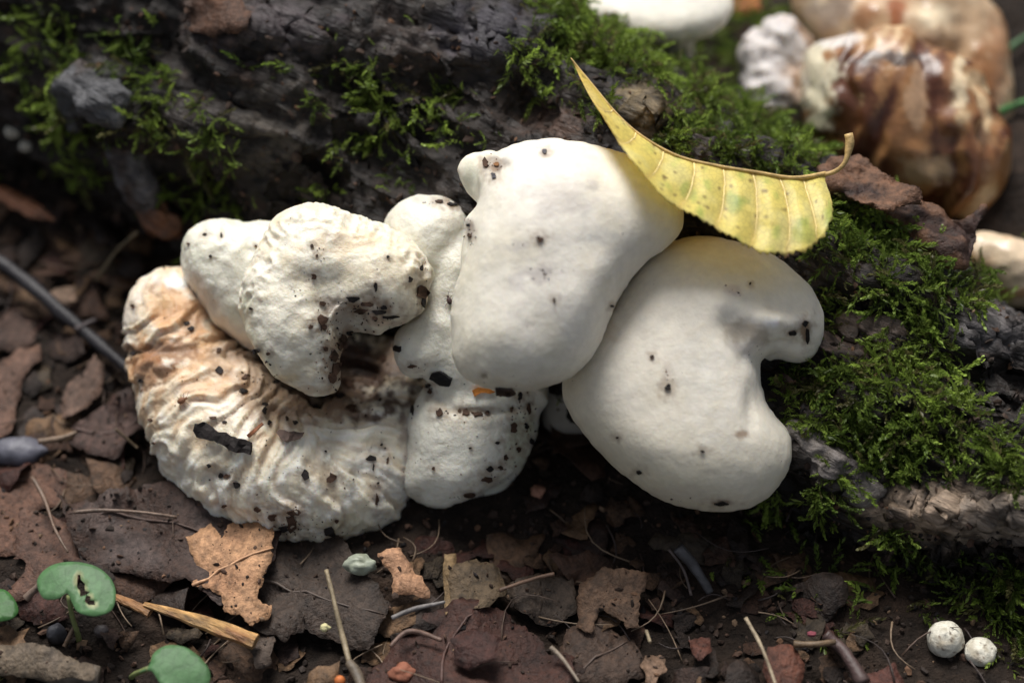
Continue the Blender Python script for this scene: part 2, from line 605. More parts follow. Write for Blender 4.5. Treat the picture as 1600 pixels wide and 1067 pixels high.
lc = stain_shade(lc, lx, ly, [
    (420, 35, 130, 55, (0.065, 0.052, 0.055), 0.8), (340, 20, 50, 40, (0.17, 0.095, 0.065), 0.8), (150, 140, 60, 50, (0.10, 0.10, 0.10), 0.7), (430, 190, 60, 60, (0.09, 0.075, 0.06), 0.7),
    (760, 50, 90, 50, (0.06, 0.055, 0.07), 0.6), (1010, 175, 45, 45, (0.24, 0.18, 0.10), 0.8), (880, 190, 60, 30, (0.10, 0.06, 0.045), 0.7),
    (1470, 795, 120, 46, (0.34, 0.25, 0.18), 0.95), (1580, 805, 90, 50, (0.30, 0.24, 0.19), 0.95), (1300, 720, 55, 40, (0.20, 0.17, 0.15), 0.8), (1560, 520, 80, 40, (0.11, 0.10, 0.10), 0.8),
    (1330, 530, 60, 30, (0.11, 0.075, 0.06), 0.8), (1230, 600, 30, 40, (0.10, 0.06, 0.045), 0.6)])
log = link_mesh('fallen_log', LV, LF, M_BARK, origin=(4, 3, 0), cols=lc, hit='log')
tag(log, 'dark rotting log covered in bark and moss behind the white mushrooms', 'log')

def sculpt_part(name, vol, mat, parent, colfn, disp=None, sm=1, hit=None, origin=None):
    V, F = vol.mesh(sm)
    N = normals(V, F)
    if disp is not None:
        V = disp(V, N)
        N = normals(V, F)
    x, y = pxpy(V)
    C = colfn(V, N, x, y)
    if hit: C = smudge(C, x, y, hit)
    Vw = to_world(V)
    return link_mesh(name, Vw, F, mat, parent=parent, origin=origin, cols=C, hit=hit)

def down(abc, z=-0.3, lean=(0, 0)):
    """the point under abc at world height z, in view metric"""
    w = to_world(np.array(abc, float))
    w = w + np.array([lean[0], lean[1], 0])
    w[2] = z
    return to_abc(w)

def vlo(x0, y0, x1, y1, c0, c1, pad=0.35):
    a = A(x0, y1, (c0 + c1) / 2); b = A(x1, y0, (c0 + c1) / 2)
    return (a[0] - pad, a[1] - pad, c0), (b[0] + pad, b[1] + pad, c1)

CREAM = np.array([0.78, 0.72, 0.60])
WHITE = np.array([0.80, 0.755, 0.665])

# --- stub of a broken branch on the log
def small_solid(name, caps, vox, mat, parent, col, dispamp=0.08, freq=2.0, k=0.1, hit=None, origin=None, col2=None):
    P = np.array([c[:3] for c in caps] + [c[3:6] for c in caps]); r = max(max(c[6], c[7]) for c in caps) + 0.25 + dispamp
    v = Vol(P.min(0) - r, P.max(0) + r, vox)
    for c in caps:
        v.add(v.capsule(c[:3], c[3:6], c[6], c[7]), k)
    def disp(V, N):
        if mat is M_WOOD:
            u_ = V @ np.array([0.9, -0.42, 0.0]); w_ = V @ np.array([0.42, 0.9, 0.0])
            G_ = np.stack([u_ * 0.45, w_ * 2.2 + fbm(V * 0.8, 2) * 0.8, V[:, 2] * 2.2], -1)
            return V + N * (fbm(V * freq * 0.7, 3, off=2.2) * dispamp + (ridged(G_, 3, off=1) - 0.7) * 0.13)[:, None]
        return V + N * (fbm(V * freq, 4, off=2.2) * dispamp)[:, None]
    def cf(V, N, x, y):
        C = np.tile(col, (len(V), 1)).astype(float)
        if col2 is not None:
            C = mixc(C, col2, sst(fbm(V * freq * 0.8, 3, off=9), 0.0, 0.5))
        return C
    return sculpt_part(name, v, mat, parent, cf, disp, 1, hit, origin)
def cap_(p0, p1, r0, r1): return (*p0, *p1, r0, r1)
def surf(px, py, pushc=0.0, names=None):
    d = to_world(A(px, py, 0)) - CAM
    d /= np.linalg.norm(d)
    best = None
    for b, nme in HITS:
        if names and nme not in names: continue
        h = b.ray_cast(Vector(CAM), Vector(d))
        if h[0] is not None and (best is None or h[3] < best[1]):
            best = (h, h[3], nme)
    if best is None: return None, None, None
    return np.array(best[0][0]) - d * pushc, np.array(best[0][1]), best[2]
def on_log(px, py, up=0.0):
    w, n, _ = surf(px, py, up, ('log', 'ground'))
    return to_abc(w)

stub = small_solid('branch_stub', [cap_(on_log(195, 240, -0.2), on_log(225, 300, 0.5), 0.42, 0.40), cap_(on_log(225, 300, 0.5), on_log(243, 335, 0.9), 0.40, 0.36)],
                   0.06, M_BARK, log, (0.09, 0.085, 0.09), 0.10, 1.8, col2=(0.05, 0.035, 0.03))
small_solid('broken_end', [cap_(on_log(244, 338, 1.0), on_log(262, 352, 0.9), 0.36, 0.32)], 0.06, M_WOOD, log, (0.16, 0.07, 0.035), 0.14, 2.6, col2=(0.05, 0.03, 0.025))
small_solid('knot', [cap_(on_log(120, 130, 0.1), on_log(175, 165, 0.35), 0.42, 0.5), cap_(on_log(120, 130, 0.1), on_log(115, 190, 0.0), 0.42, 0.3)], 0.07, M_BARK, log, (0.085, 0.085, 0.09), 0.22, 1.5, col2=(0.045, 0.035, 0.032))
small_solid('exposed_wood', [cap_(on_log(1255, 690, -0.25), on_log(1300, 725, -0.15), 0.3, 0.34), cap_(on_log(1300, 725, -0.15), on_log(1365, 775, -0.25), 0.34, 0.3)],
            0.05, M_WOOD, log, (0.19, 0.165, 0.15), 0.2, 1.6, col2=(0.06, 0.05, 0.05))
small_solid('exposed_wood', [cap_(on_log(1320, 510, -0.15), on_log(1390, 525, -0.1), 0.25, 0.25)], 0.06, M_WOOD, log, (0.10, 0.07, 0.055), 0.15, 2.0)

FL = [('capA', 'upper smooth cap', [(852, 238, 9, 8), (843, 374, 13, 9), (760, 256, 10, 15), (777, 258, 8, 7), (772, 276, 9, 12), (866, 469, 6, 8), (735, 368, 6, 9), (733, 352, 5, 5), (955, 478, 5, 5)]),
      ('capB', 'notched smooth cap', [(1043, 606, 12, 14), (1019, 558, 7, 6), (1098, 705, 8, 6), (1172, 444, 5, 4), (1238, 520, 12, 8), (1258, 505, 10, 12), (1261, 525, 6, 22), (1126, 786, 20, 6), (999, 737, 9, 6), (965, 683, 6, 5)]),
      ('mE', 'hooked mushroom', [(660, 457, 20, 24), (661, 472, 7, 18), (550, 467, 24, 11), (575, 475, 24, 9), (566, 486, 24, 8), (590, 488, 24, 9), (600, 480, 10, 8), (585, 497, 12, 6), (610, 495, 24, 5), (503, 499, 16, 16), (505, 510, 8, 12), (503, 474, 11, 9), (485, 511, 9, 8), (490, 432, 9, 12), (488, 385, 6, 6), (495, 400, 5, 6), (606, 402, 5, 5),
                                 (532, 540, 16, 14), (520, 555, 14, 20), (524, 575, 20, 24), (518, 590, 12, 20), (535, 530, 12, 16), (552, 530, 8, 14), (401, 548, 12, 10), (393, 482, 5, 5), (432, 597, 13, 6), (640, 437, 6, 10), (658, 420, 5, 9), (420, 552, 6, 6), (587, 447, 8, 16), (545, 520, 10, 7), (508, 545, 8, 8), (575, 525, 8, 6)]),
      ('mC', 'upright lumpy mushroom', [(686, 316, 13, 6), (705, 320, 16, 5), (713, 319, 8, 7), (687, 646, 12, 14), (728, 645, 14, 10), (745, 648, 18, 8), (762, 645, 9, 7), (801, 668, 14, 18), (799, 640, 7, 9), (812, 620, 7, 14), (826, 640, 7, 18), (822, 665, 7, 9), (669, 602, 10, 7), (672, 612, 6, 10), (810, 702, 8, 9), (765, 732, 12, 9),
                                        (782, 730, 10, 8), (790, 715, 7, 10), (760, 748, 20, 9), (733, 772, 16, 8), (678, 732, 6, 6), (777, 692, 10, 5), (718, 642, 6, 5), (830, 690, 7, 12), (735, 700, 5, 4), (643, 572, 16, 6)]),
      ('mG', 'crinkled mushroom', [(519, 747, 17, 17), (478, 742, 12, 16), (333, 653, 16, 6), (415, 632, 10, 6), (343, 579, 11, 12), (342, 548, 14, 8), (297, 514, 10, 8), (292, 506, 10, 6), (209, 553, 10, 6), (208, 478, 5, 6), (221, 596, 8, 7), (326, 727, 8, 7), (345, 742, 8, 7), (355, 743, 12, 6), (370, 757, 13, 12), (352, 660, 9, 4), (448, 655, 6, 7), (550, 638, 18, 12),
                                   (579, 717, 16, 10), (583, 730, 3, 14), (605, 720, 4, 10), (588, 780, 6, 22), (455, 816, 22, 26), (460, 800, 18, 12), (425, 808, 14, 12), (444, 825, 16, 10), (516, 830, 20, 14), (527, 813, 7, 6), (380, 612, 14, 9), (385, 590, 16, 8), (413, 642, 7, 12), (420, 660, 7, 7), (462, 661, 9, 6), (236, 657, 7, 6), (241, 692, 8, 4), (510, 705, 4, 5),
                                   (595, 695, 5, 5), (572, 650, 6, 5), (508, 620, 34, 10), (530, 618, 20, 9), (545, 600, 20, 16), (600, 560, 12, 14), (622, 545, 14, 10), (645, 640, 5, 16), (352, 790, 8, 6), (402, 795, 12, 8), (602, 700, 3, 3), (590, 755, 6, 4)]),
      ('mF', 'plump smooth lobe', [(320, 367, 7, 5), (346, 368, 4, 7), (329, 401, 5, 5), (295, 381, 4, 4), (400, 385, 5, 4)])]
def smudge(C, x, y, key):
    n = fbm(np.stack([x / 9, y / 9, x * 0 + 1.3], -1), 3)
    for k_, _, items in FL:
        if k_ != key: continue
        for px, py, w_, h_ in items:
            d = np.sqrt(((x - px) / (w_ * 1.3 + 2)) ** 2 + ((y - py) / (h_ * 1.3 + 2)) ** 2) + n * 0.8
            C = mixc(C, [0.30, 0.21, 0.14], (1 - sst(d, 0.3, 1.3)) * 0.45)
    return C

# ------------------------------------------------------------------ mushrooms
def organic(amp, fr, fine=0.0, ff=6.0, off=0.0):
    def d(V, N):
        h = fbm(V * fr, 3, off=off) * amp
        if fine: h = h + fbm(V * ff, 3, off=off + 5) * fine
        return V + N * h[:, None]
    return d

# upper smooth cap (the one the yellow leaf leans on)
A_OUT = [(735, 345), (728, 400), (718, 440), (707, 480), (703, 520), (706, 560), (720, 588), (748, 604), (790, 612), (835, 611), (880, 598), (912, 575), (935, 540), (950, 500),
         (965, 465), (985, 435), (1010, 410), (1042, 388), (1062, 365), (1067, 340), (1062, 316), (1045, 290), (1020, 262), (985, 240), (940, 227), (890, 219), (845, 218), (800, 226),
         (768, 238), (748, 256), (746, 280), (750, 305)]
v = Vol(*vlo(700, 215, 1070, 615, -0.6, 4.8), 0.06)
v.add(v.inflate(A_OUT, 1.9, 1.75, 0.8, q=1.7, tilt=(0.0, -0.18)), 0.1)
v.add(v.inflate([(716, 262), (722, 250), (745, 238), (775, 236), (790, 262), (770, 300), (752, 318), (742, 316), (728, 299), (719, 281)], 1.45, 0.35, 0.35, q=1.5, tilt=(0.0, -0.18)), 0.05)
v.add(v.inflate([(727, 350), (738, 330), (756, 330), (760, 380), (748, 420), (722, 410)], 1.95, 0.4, 0.35, q=1.5, tilt=(0.0, -0.18)), 0.12)
def dA(V, N):
    V = V + N * (fbm(V * 0.5, 2, off=1) * 0.07 + fbm(V * 2.6, 3, off=5) * 0.008)[:, None]
    return bump_px(V, N, [(775, 258, 24, -0.10), (733, 290, (9, 20), -0.10), (930, 385, (40, 24), -0.05), (850, 245, 20, -0.05), (985, 460, (30, 60), -0.05),
                          (757, 588, 7, -0.10), (757, 584, 14, 0.04), (930, 293, 16, -0.02), (840, 330, (60, 120), 0.08), (735, 345, 8, 0.06)])
def cA(V, N, x, y):
    C = np.tile(WHITE, (len(V), 1))
    n = fbm(V * 0.8, 4, off=20)
    C = mixc(C, [0.68, 0.62, 0.48], sst(n, -0.1, 0.8) * 0.5)
    rim = np.exp(-((x - 705) / 60) ** 2) + np.exp(-((y - 600) / 60) ** 2)
    C = mixc(C, [0.74, 0.70, 0.54], np.clip(rim, 0, 1) * 0.5)
    C = stain_shade(C, x, y, [(852, 242, 14, 9, (0.40, 0.34, 0.30), 0.85), (928, 293, 14, 8, (0.55, 0.50, 0.44), 0.7), (770, 256, 22, 16, (0.42, 0.38, 0.33), 0.9), (775, 262, 8, 6, (0.12, 0.10, 0.09), 0.9),
                        (870, 305, 60, 40, (0.62, 0.57, 0.52), 0.6), (845, 430, 20, 18, (0.42, 0.37, 0.34), 0.6), (845, 428, 40, 12, (0.62, 0.58, 0.54), 0.4), (940, 370, 40, 14, (0.62, 0.60, 0.55), 0.5), (810, 435, 14, 18, (0.64, 0.60, 0.56), 0.5),
                        (800, 385, 30, 8, (0.60, 0.56, 0.52), 0.5), (733, 355, 9, 20, (0.45, 0.40, 0.38), 0.5), (735, 280, 14, 30, (0.72, 0.72, 0.58), 0.6), (757, 588, 5, 5, (0.35, 0.30, 0.22), 0.9),
                        (745, 600, 50, 12, (0.66, 0.58, 0.40), 0.4), (860, 604, 60, 10, (0.68, 0.62, 0.48), 0.4)])
    return C
bA = down(A(880, 420, 1), -0.3, (0.3, 0.8))
capA = empty('white_mushroom', to_world(bA))
tag(capA, 'smooth white mushroom cap with yellow leaf leaning on its upper edge', 'mushroom')
sculpt_part('cap', v, M_CAP, capA, cA, dA, 1, 'capA')
vs = Vol(np.minimum(bA, A(880, 420, 1)) - 1.6, np.maximum(bA, A(880, 420, 1.6)) + 1.5, 0.10)
vs.add(vs.capsule(bA, A(880, 430, 1.0), 1.0, 0.85))
cS = lambda V, N, x, y: mixc(np.tile(CREAM, (len(V), 1)), [0.62, 0.56, 0.45], sst(fbm(V, 3), 0, 1))
sculpt_part('stem', vs, M_CAP, capA, cS, organic(0.12, 0.9), 1)

# right smooth cap, notched
B_OUT = [(880, 606), (884, 580), (898, 545), (925, 500), (955, 455), (985, 415), (1015, 390), (1055, 376), (1100, 370), (1150, 377), (1200, 394), (1245, 428), (1274, 465), (1286, 500), (1283, 530),
         (1270, 553), (1250, 562), (1228, 556), (1205, 552), (1190, 560), (1185, 580), (1187, 606), (1193, 632), (1206, 650), (1223, 668), (1231, 695), (1225, 730), (1205, 762), (1175, 783),
         (1130, 793), (1080, 790), (1030, 775), (985, 747), (945, 712), (908, 668), (888, 635)]
v = Vol(*vlo(875, 365, 1290, 798, -1.3, 4.4), 0.06)
v.add(v.inflate(B_OUT, 1.3, 1.75, 0.8, q=1.7, tilt=(0.05, -0.18)), 0.1)
v.add(v.inflate([(1160, 500), (1200, 470), (1262, 480), (1280, 520), (1268, 556), (1245, 565), (1215, 560), (1190, 566), (1172, 560)], 1.12, 0.5, 0.5, q=1.4, tilt=(0.05, -0.18)), 0.12)
def dB(V, N):
    V = V + N * (fbm(V * 0.5, 2, off=31) * 0.06 + fbm(V * 2.6, 3, off=35) * 0.009)[:, None]
    x, y = pxpy(V)
    f = sst(N[:, 2], 0, 0.4)
    V = V - N * (0.22 * np.exp(-(line_dist(x, y, [(1172, 556), (1158, 530), (1140, 505)]) / 20) ** 2) * f)[:, None]
    V = V + N * (0.14 * np.exp(-(line_dist(x, y, [(1195, 500), (1225, 505), (1255, 500)]) / 16) ** 2) * f)[:, None]
    return bump_px(V, N, [(1228, 540, (34, 9), -0.13), (1165, 515, 20, -0.10), (1100, 470, (50, 60), 0.07), (1175, 640, (14, 40), -0.08), (1215, 500, 8, 0.06)])
def cB(V, N, x, y):
    C = np.tile(WHITE * [0.97, 0.96, 0.94], (len(V), 1))
    n = fbm(V * 0.7, 4, off=40)
    C = mixc(C, [0.66, 0.60, 0.47], sst(n, -0.1, 0.8) * 0.5)
    C = mixc(C, [0.72, 0.66, 0.50], np.clip(np.exp(-((y - 790) / 110) ** 2) * 0.6 + np.exp(-(line_dist(x, y, [(880, 600), (905, 665), (985, 747), (1080, 790)]) / 50) ** 2) * 0.6, 0, 1))
    C = stain_shade(C, x, y, [(1160, 520, 38, 24, (0.44, 0.38, 0.30), 0.85), (1165, 545, 24, 14, (0.60, 0.55, 0.50), 0.6), (1070, 480, 46, 22, (0.72, 0.67, 0.58), 0.6), (1258, 515, 6, 20, (0.25, 0.16, 0.10), 0.9), (1238, 520, 8, 5, (0.28, 0.18, 0.12), 0.9),
                        (1157, 678, 14, 7, (0.38, 0.28, 0.20), 0.9), (1042, 582, 8, 20, (0.60, 0.52, 0.44), 0.5), (1145, 455, 14, 10, (0.55, 0.45, 0.45), 0.5), (1190, 500, 30, 8, (0.62, 0.60, 0.55), 0.6), (1210, 506, 14, 8, (0.9, 0.9, 0.9), 0.8),
                        (1100, 600, 50, 90, (0.76, 0.73, 0.66), 0.5), (1060, 770, 80, 12, (0.60, 0.54, 0.44), 0.5), (945, 480, 20, 60, (0.66, 0.56, 0.44), 0.6), (1130, 786, 12, 5, (0.2, 0.13, 0.1), 0.8)])
    return C
bB = down(A(1090, 590, 0.3), -0.3, (-0.2, 1.3))
capB = empty('white_mushroom', to_world(bB))
tag(capB, 'smooth white mushroom cap with a deep notch in its right edge', 'mushroom')
sculpt_part('cap', v, M_CAP, capB, cB, dB, 1, 'capB')
p1 = A(1080, 590, 0.3)
vs = Vol(np.minimum(bB, p1) - 1.5, np.maximum(bB, p1) + 1.5, 0.10)
vs.add(vs.capsule(bB, p1, 0.95, 0.85))
sculpt_part('stem', vs, M_CAP, capB, cS, organic(0.12, 0.9, off=3), 1)
# pale stem seen in the gap between the caps
small_stem = small_solid('stem', [cap_(down(A(895, 640, -1.4), -0.3), A(890, 610, -1.4), 0.7, 0.65)], 0.08, M_CAP, capB, (0.42, 0.38, 0.32), 0.08, 1.0)

# upright lumpy mushroom between the hooked one and the caps
v = Vol(*vlo(600, 300, 860, 795, -2.4, 2.6), 0.055)
v.add(v.inflate([(602, 348), (612, 326), (640, 309), (680, 304), (712, 313), (735, 334), (765, 400), (790, 560), (850, 618), (835, 640), (780, 645), (720, 637), (682, 622), (664, 592), (640, 572), (622, 548), (622, 525),
                 (645, 500), (655, 470), (640, 420), (612, 385)], 0.1, 1.0, 1.4, q=1.5), 0.1)
v.add(v.inflate([(642, 645), (668, 600), (720, 580), (848, 590), (846, 650), (832, 700), (795, 742), (745, 774), (695, 789), (652, 783), (629, 760), (625, 725), (632, 685)], -0.1, 1.15, 1.3, q=1.5), 0.14)
v.add(v.ell(A(650, 555, 0.7), (0.45, 0.5, 0.5)), 0.3)
bC = down(A(735, 700, -0.5), -0.2)
v.add(v.capsule(A(735, 690, -0.6), A(735, 750, -1.6), 1.1, 1.0), 0.3)
def dC(V, N):
    x, y = pxpy(V)
    V = V + N * (fbm(V * 0.9, 2, off=51) * 0.10 + fbm(V * 4.0, 2, off=55) * 0.010)[:, None]
    f = sst(N[:, 2], 0, 0.4)
    V = V - N * (0.10 * np.exp(-(line_dist(x, y, [(668, 610), (710, 640), (770, 645), (835, 628)]) / 8) ** 2) * f)[:, None]
    V = V - N * (0.08 * np.exp(-(line_dist(x, y, [(650, 480), (690, 400), (735, 350)]) / 14) ** 2) * f)[:, None]
    return V
def cC(V, N, x, y):
    C = np.tile(np.array([0.76, 0.74, 0.64]), (len(V), 1))
    n = fbm(V * 1.0, 4, off=60)
    C = mixc(C, [0.72, 0.66, 0.55], sst(n, 0, 0.9) * 0.5)
    C = mixc(C, [0.58, 0.62, 0.42], sst(fbm(V * 0.8, 3, off=66), 0, 0.7) * sst(x, 730, 850) * sst(y, 600, 680) * 0.7)
    return stain_shade(C, x, y, [(812, 700, 26, 70, (0.42, 0.46, 0.30), 0.45), (725, 640, 60, 5, (0.35, 0.28, 0.20), 0.6), (690, 312, 40, 6, (0.35, 0.36, 0.33), 0.4), (640, 770, 30, 14, (0.5, 0.45, 0.36), 0.5)])
mC = empty('lumpy_mushroom', to_world(bC))
tag(mC, 'upright lumpy white mushroom with a black chip, squeezed against the upper smooth cap', 'mushroom')
sculpt_part('body', v, M_ABORT, mC, cC, dC, 1, 'mC')

# plump lobe behind the hooked one
v = Vol(*vlo(275, 335, 520, 570, -3.8, 2.2), 0.055)
v.add(v.inflate([(284, 402), (290, 376), (313, 352), (345, 342), (385, 348), (430, 350), (470, 349), (500, 380), (490, 470), (450, 530), (405, 552), (375, 538), (345, 505), (308, 458), (288, 428)], -0.6, 1.1, 1.6, q=1.5), 0.1)
v.add(v.capsule(A(400, 450, -0.8), A(410, 500, -3.2), 1.1, 0.9), 0.3)
bF = down(A(400, 460, -1.0), -0.2)
mF = empty('lumpy_mushroom', to_world(bF))
tag(mF, 'plump smooth greenish-white mushroom lobe above the crinkled curved mushroom', 'mushroom')
def cF(V, N, x, y):
    C = np.tile(np.array([0.78, 0.755, 0.64]), (len(V), 1))
    C = mixc(C, [0.74, 0.74, 0.56], sst(fbm(V * 0.9, 4, off=70), -0.1, 0.8) * 0.5)
    return mixc(C, [0.70, 0.56, 0.42], np.exp(-(line_dist(x, y, [(300, 440), (350, 510), (400, 550)]) / 16) ** 2) * 0.7)
sculpt_part('body', v, M_ABORT, mF, cF, organic(0.09, 1.0, 0.02, 5.0, off=8), 1, 'mF')

# crinkled C-shaped mushroom
SP = catmull([(270, 492, -1.2, 70), (282, 560, -0.9, 76), (322, 630, -0.6, 96), (362, 686, -0.3, 106), (425, 728, -0.1, 104), (495, 750, -0.1, 94), (548, 742, -0.3, 90), (578, 695, -0.6, 84), (605, 635, -1.2, 66), (615, 575, -2.2, 50)], 5, closed=False)
SPm = np.array([[*A(p[0], p[1], p[2]), p[3] * (DIST - p[2]) * KPX] for p in SP])
v = Vol(*vlo(190, 415, 668, 850, -3.6, 2.2), 0.05)
for i in range(len(SPm) - 1):
    v.add(v.capsule(SPm[i, :3], SPm[i + 1, :3], SPm[i, 3] * 1.03, SPm[i + 1, 3] * 1.03), 0.12)
v.add(v.inflate([(340, 500), (420, 520), (560, 520), (640, 560), (600, 650), (520, 680), (450, 690), (380, 640)], -2.3, 0.45, 1.0, q=1.5), 0.25)
for i in (3, 12, 22, 33, 40):
    v.add(v.capsule(SPm[i, :3], down(SPm[i, :3], 0.2), SPm[i, 3] * 0.9, SPm[i, 3] * 0.75), 0.3)
arc = np.r_[0, np.cumsum(np.linalg.norm(np.diff(SPm[:, :2], axis=0), axis=1))]
def spine_param(V):
    best = np.full(len(V), 1e9); s = np.zeros(len(V)); q = np.zeros(len(V))
    for i in range(len(SPm) - 1):
        p0, p1 = SPm[i, :2], SPm[i + 1, :2]
        e = p1 - p0; l2 = e @ e
        t = np.clip(((V[:, :2] - p0) @ e) / l2, 0, 1)
        r = V[:, :2] - p0 - t[:, None] * e
        d = np.hypot(r[:, 0], r[:, 1])
        sg = np.sign(e[0] * r[:, 1] - e[1] * r[:, 0])
        m = d < best
        best = np.where(m, d, best); s = np.where(m, arc[i] + t * math.sqrt(l2), s); q = np.where(m, d * sg, q)
    return s, q
def foldfield(V):
    s, q = spine_param(V)
    w1 = fbm(V * 0.7, 3, off=80); w2 = fbm(V * 2.3, 3, off=90)
    P = np.stack([s * 1.25 + w1 * 0.9 + q * 0.35 + w2 * 0.12, q * 0.55 + w2 * 0.15, V[:, 2] * 0.5], -1)
    r1 = ridged(P, 2, off=1.5)
    P2 = np.stack([s * 3.2 + w1 * 1.5 + q * 0.8, q * 1.3, V[:, 2] * 1.0], -1)
    r2 = ridged(P2, 2, off=4.5)
    return r1, r2, s, q
def dG(V, N):
    r1, r2, s, q = foldfield(V)
    lump = fbm(V * 1.4, 2, off=95)
    pits = ridged(V * 2.4, 3, off=97)
    w1 = fbm(V * 0.6, 2, off=180); w2 = fbm(V * 1.9, 2, off=181)
    ph = s * 1.9 + w1 * 1.1 + q * 0.30 + w2 * 0.14
    saw = ph % 1.0
    sawh = np.where(saw < 0.80, (saw / 0.80) ** 1.3, 1 - sst(saw, 0.80, 1.0))
    ph2 = s * 4.2 + w1 * 2.4 + q * 0.8 + w2 * 0.6
    saw2 = ph2 % 1.0
    sawh2 = np.where(saw2 < 0.7, saw2 / 0.7, 1 - sst(saw2, 0.7, 1.0))
    amp = 0.35 + 0.65 * sst(fbm(V * 0.8, 2, off=182), -0.3, 0.3)
    h = 0.125 * (sawh - 0.5) * amp + 0.04 * (sawh2 - 0.5) + 0.03 * (r1 - 0.6) + 0.02 * (r2 - 0.6) + 0.05 * lump + 0.012 * (pits - 0.5)
    V = V + N * (h)[:, None]
    return bump_px(V, N, [(455, 620, (50, 36), -0.15), (560, 575, 45, -0.6), (350, 555, (30, 14), -0.2), (255, 545, (50, 12), -0.16), (560, 645, 22, -0.12), (430, 655, (14, 30), -0.15), (330, 745, (50, 12), -0.1), (560, 760, (10, 50), -0.12), (590, 700, 20, -0.12)])
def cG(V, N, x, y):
    r1, r2, s, q = foldfield(V)
    C = np.tile(np.array([0.78, 0.72, 0.57]), (len(V), 1))
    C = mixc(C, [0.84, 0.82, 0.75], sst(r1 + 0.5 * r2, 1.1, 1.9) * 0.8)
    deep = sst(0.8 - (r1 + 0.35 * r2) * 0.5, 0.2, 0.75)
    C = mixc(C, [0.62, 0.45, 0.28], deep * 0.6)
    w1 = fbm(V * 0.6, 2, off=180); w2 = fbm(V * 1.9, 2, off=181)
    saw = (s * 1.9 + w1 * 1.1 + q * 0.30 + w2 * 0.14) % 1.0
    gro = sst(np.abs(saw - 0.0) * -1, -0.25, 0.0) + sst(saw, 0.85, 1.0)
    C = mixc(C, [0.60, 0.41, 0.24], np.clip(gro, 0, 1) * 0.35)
    upper = (1 - sst(y, 590, 720)) * (1 - sst(x, 400, 520))
    nn = fbm(V * 0.9, 3, off=99)
    C = mixc(C, [0.62, 0.38, 0.20], np.clip(upper * (0.30 + 0.7 * sst(nn + deep, 0.1, 0.9)), 0, 1) * 0.9)
    C = stain_shade(C, x, y, [(255, 550, 85, 20, (0.22, 0.10, 0.04), 0.85), (235, 580, 44, 32, (0.30, 0.14, 0.06), 0.8), (290, 495, 56, 34, (0.56, 0.31, 0.15), 0.8), (255, 470, 25, 14, (0.62, 0.42, 0.22), 0.5), (350, 560, 40, 40, (0.56, 0.38, 0.24), 0.7), (420, 590, 70, 60, (0.46, 0.33, 0.23), 0.85),
                        (560, 580, 105, 70, (0.10, 0.062, 0.045), 0.97), (555, 560, 60, 40, (0.06, 0.038, 0.03), 0.9), (480, 640, 55, 28, (0.40, 0.28, 0.20), 0.85), (330, 605, 60, 18, (0.58, 0.36, 0.19), 0.7), (640, 720, 20, 60, (0.40, 0.31, 0.26), 0.7), (540, 820, 90, 16, (0.60, 0.55, 0.40), 0.6), (275, 440, 30, 14, (0.72, 0.72, 0.70), 0.9), (630, 560, 30, 40, (0.45, 0.36, 0.30), 0.6)])  # near-black browns: soiled tissue plus shade painted in so the hollow reads deep
    return C
bG = down(A(440, 720, -1), -0.2)
mG = empty('lumpy_mushroom', to_world(bG))
tag(mG, 'crinkled cream and tan mushroom curled in a C on the leaf litter', 'mushroom')
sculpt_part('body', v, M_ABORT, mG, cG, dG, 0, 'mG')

# hooked mushroom on top
v = Vol(*vlo(370, 322, 675, 622, -1.6, 3.6), 0.048)
v.add(v.inflate([(378, 480), (384, 442), (400, 402), (425, 365), (455, 342), (490, 329), (520, 335), (560, 345), (600, 358), (637, 380), (660, 408), (669, 440), (662, 472), (638, 498), (605, 514),
                 (582, 528), (560, 520), (546, 520), (540, 545), (530, 562), (530, 590), (520, 611), (490, 615), (460, 605), (430, 590), (408, 565), (394, 535), (381, 508)], 1.2, 1.05, 0.6, q=1.9, tilt=(0, -0.1)), 0.1)
v.add(v.capsule(A(560, 430, 1.0), A(480, 380, 1.05), 0.75, 0.7), 0.5)
v.add(v.capsule(A(560, 430, 1.0), A(620, 445, 0.9), 0.75, 0.55), 0.5)
v.add(v.capsule(A(495, 470, 0.3), A(480, 540, -1.5), 0.75, 0.7), 0.25)
v.cut(v.capsule(A(566, 560, 1.0), A(545, 500, 2.4), 0.45, 0.22), 0.22)
def dE(V, N):
    x, y = pxpy(V)
    rimn = sst(-line_dist(x, y, [(390, 470), (425, 372), (490, 335), (600, 362), (662, 430)]), -34, -4)
    w = fbm(V * 1.2, 3, off=101)
    P = V * np.array([2.0, 2.0, 1.2]) + w[:, None] * 0.5
    r = ridged(P, 2, off=105)
    h = 0.09 * fbm(V * 1.2, 2, off=110) + 0.02 * (r - 0.6) + rimn * 0.07 * (ridged(V * 3.5, 2, off=111) - 0.4) + 0.008 * fbm(V * 9, 2)
    V = V + N * h[:, None]
    return bump_px(V, N, [(520, 470, (26, 50), -0.20), (560, 486, (60, 22), -0.14), (470, 400, 30, 0.08), (620, 400, 40, 0.10), (430, 520, (22, 50), 0.08), (660, 455, 10, -0.08), (400, 500, 12, 0.06)])
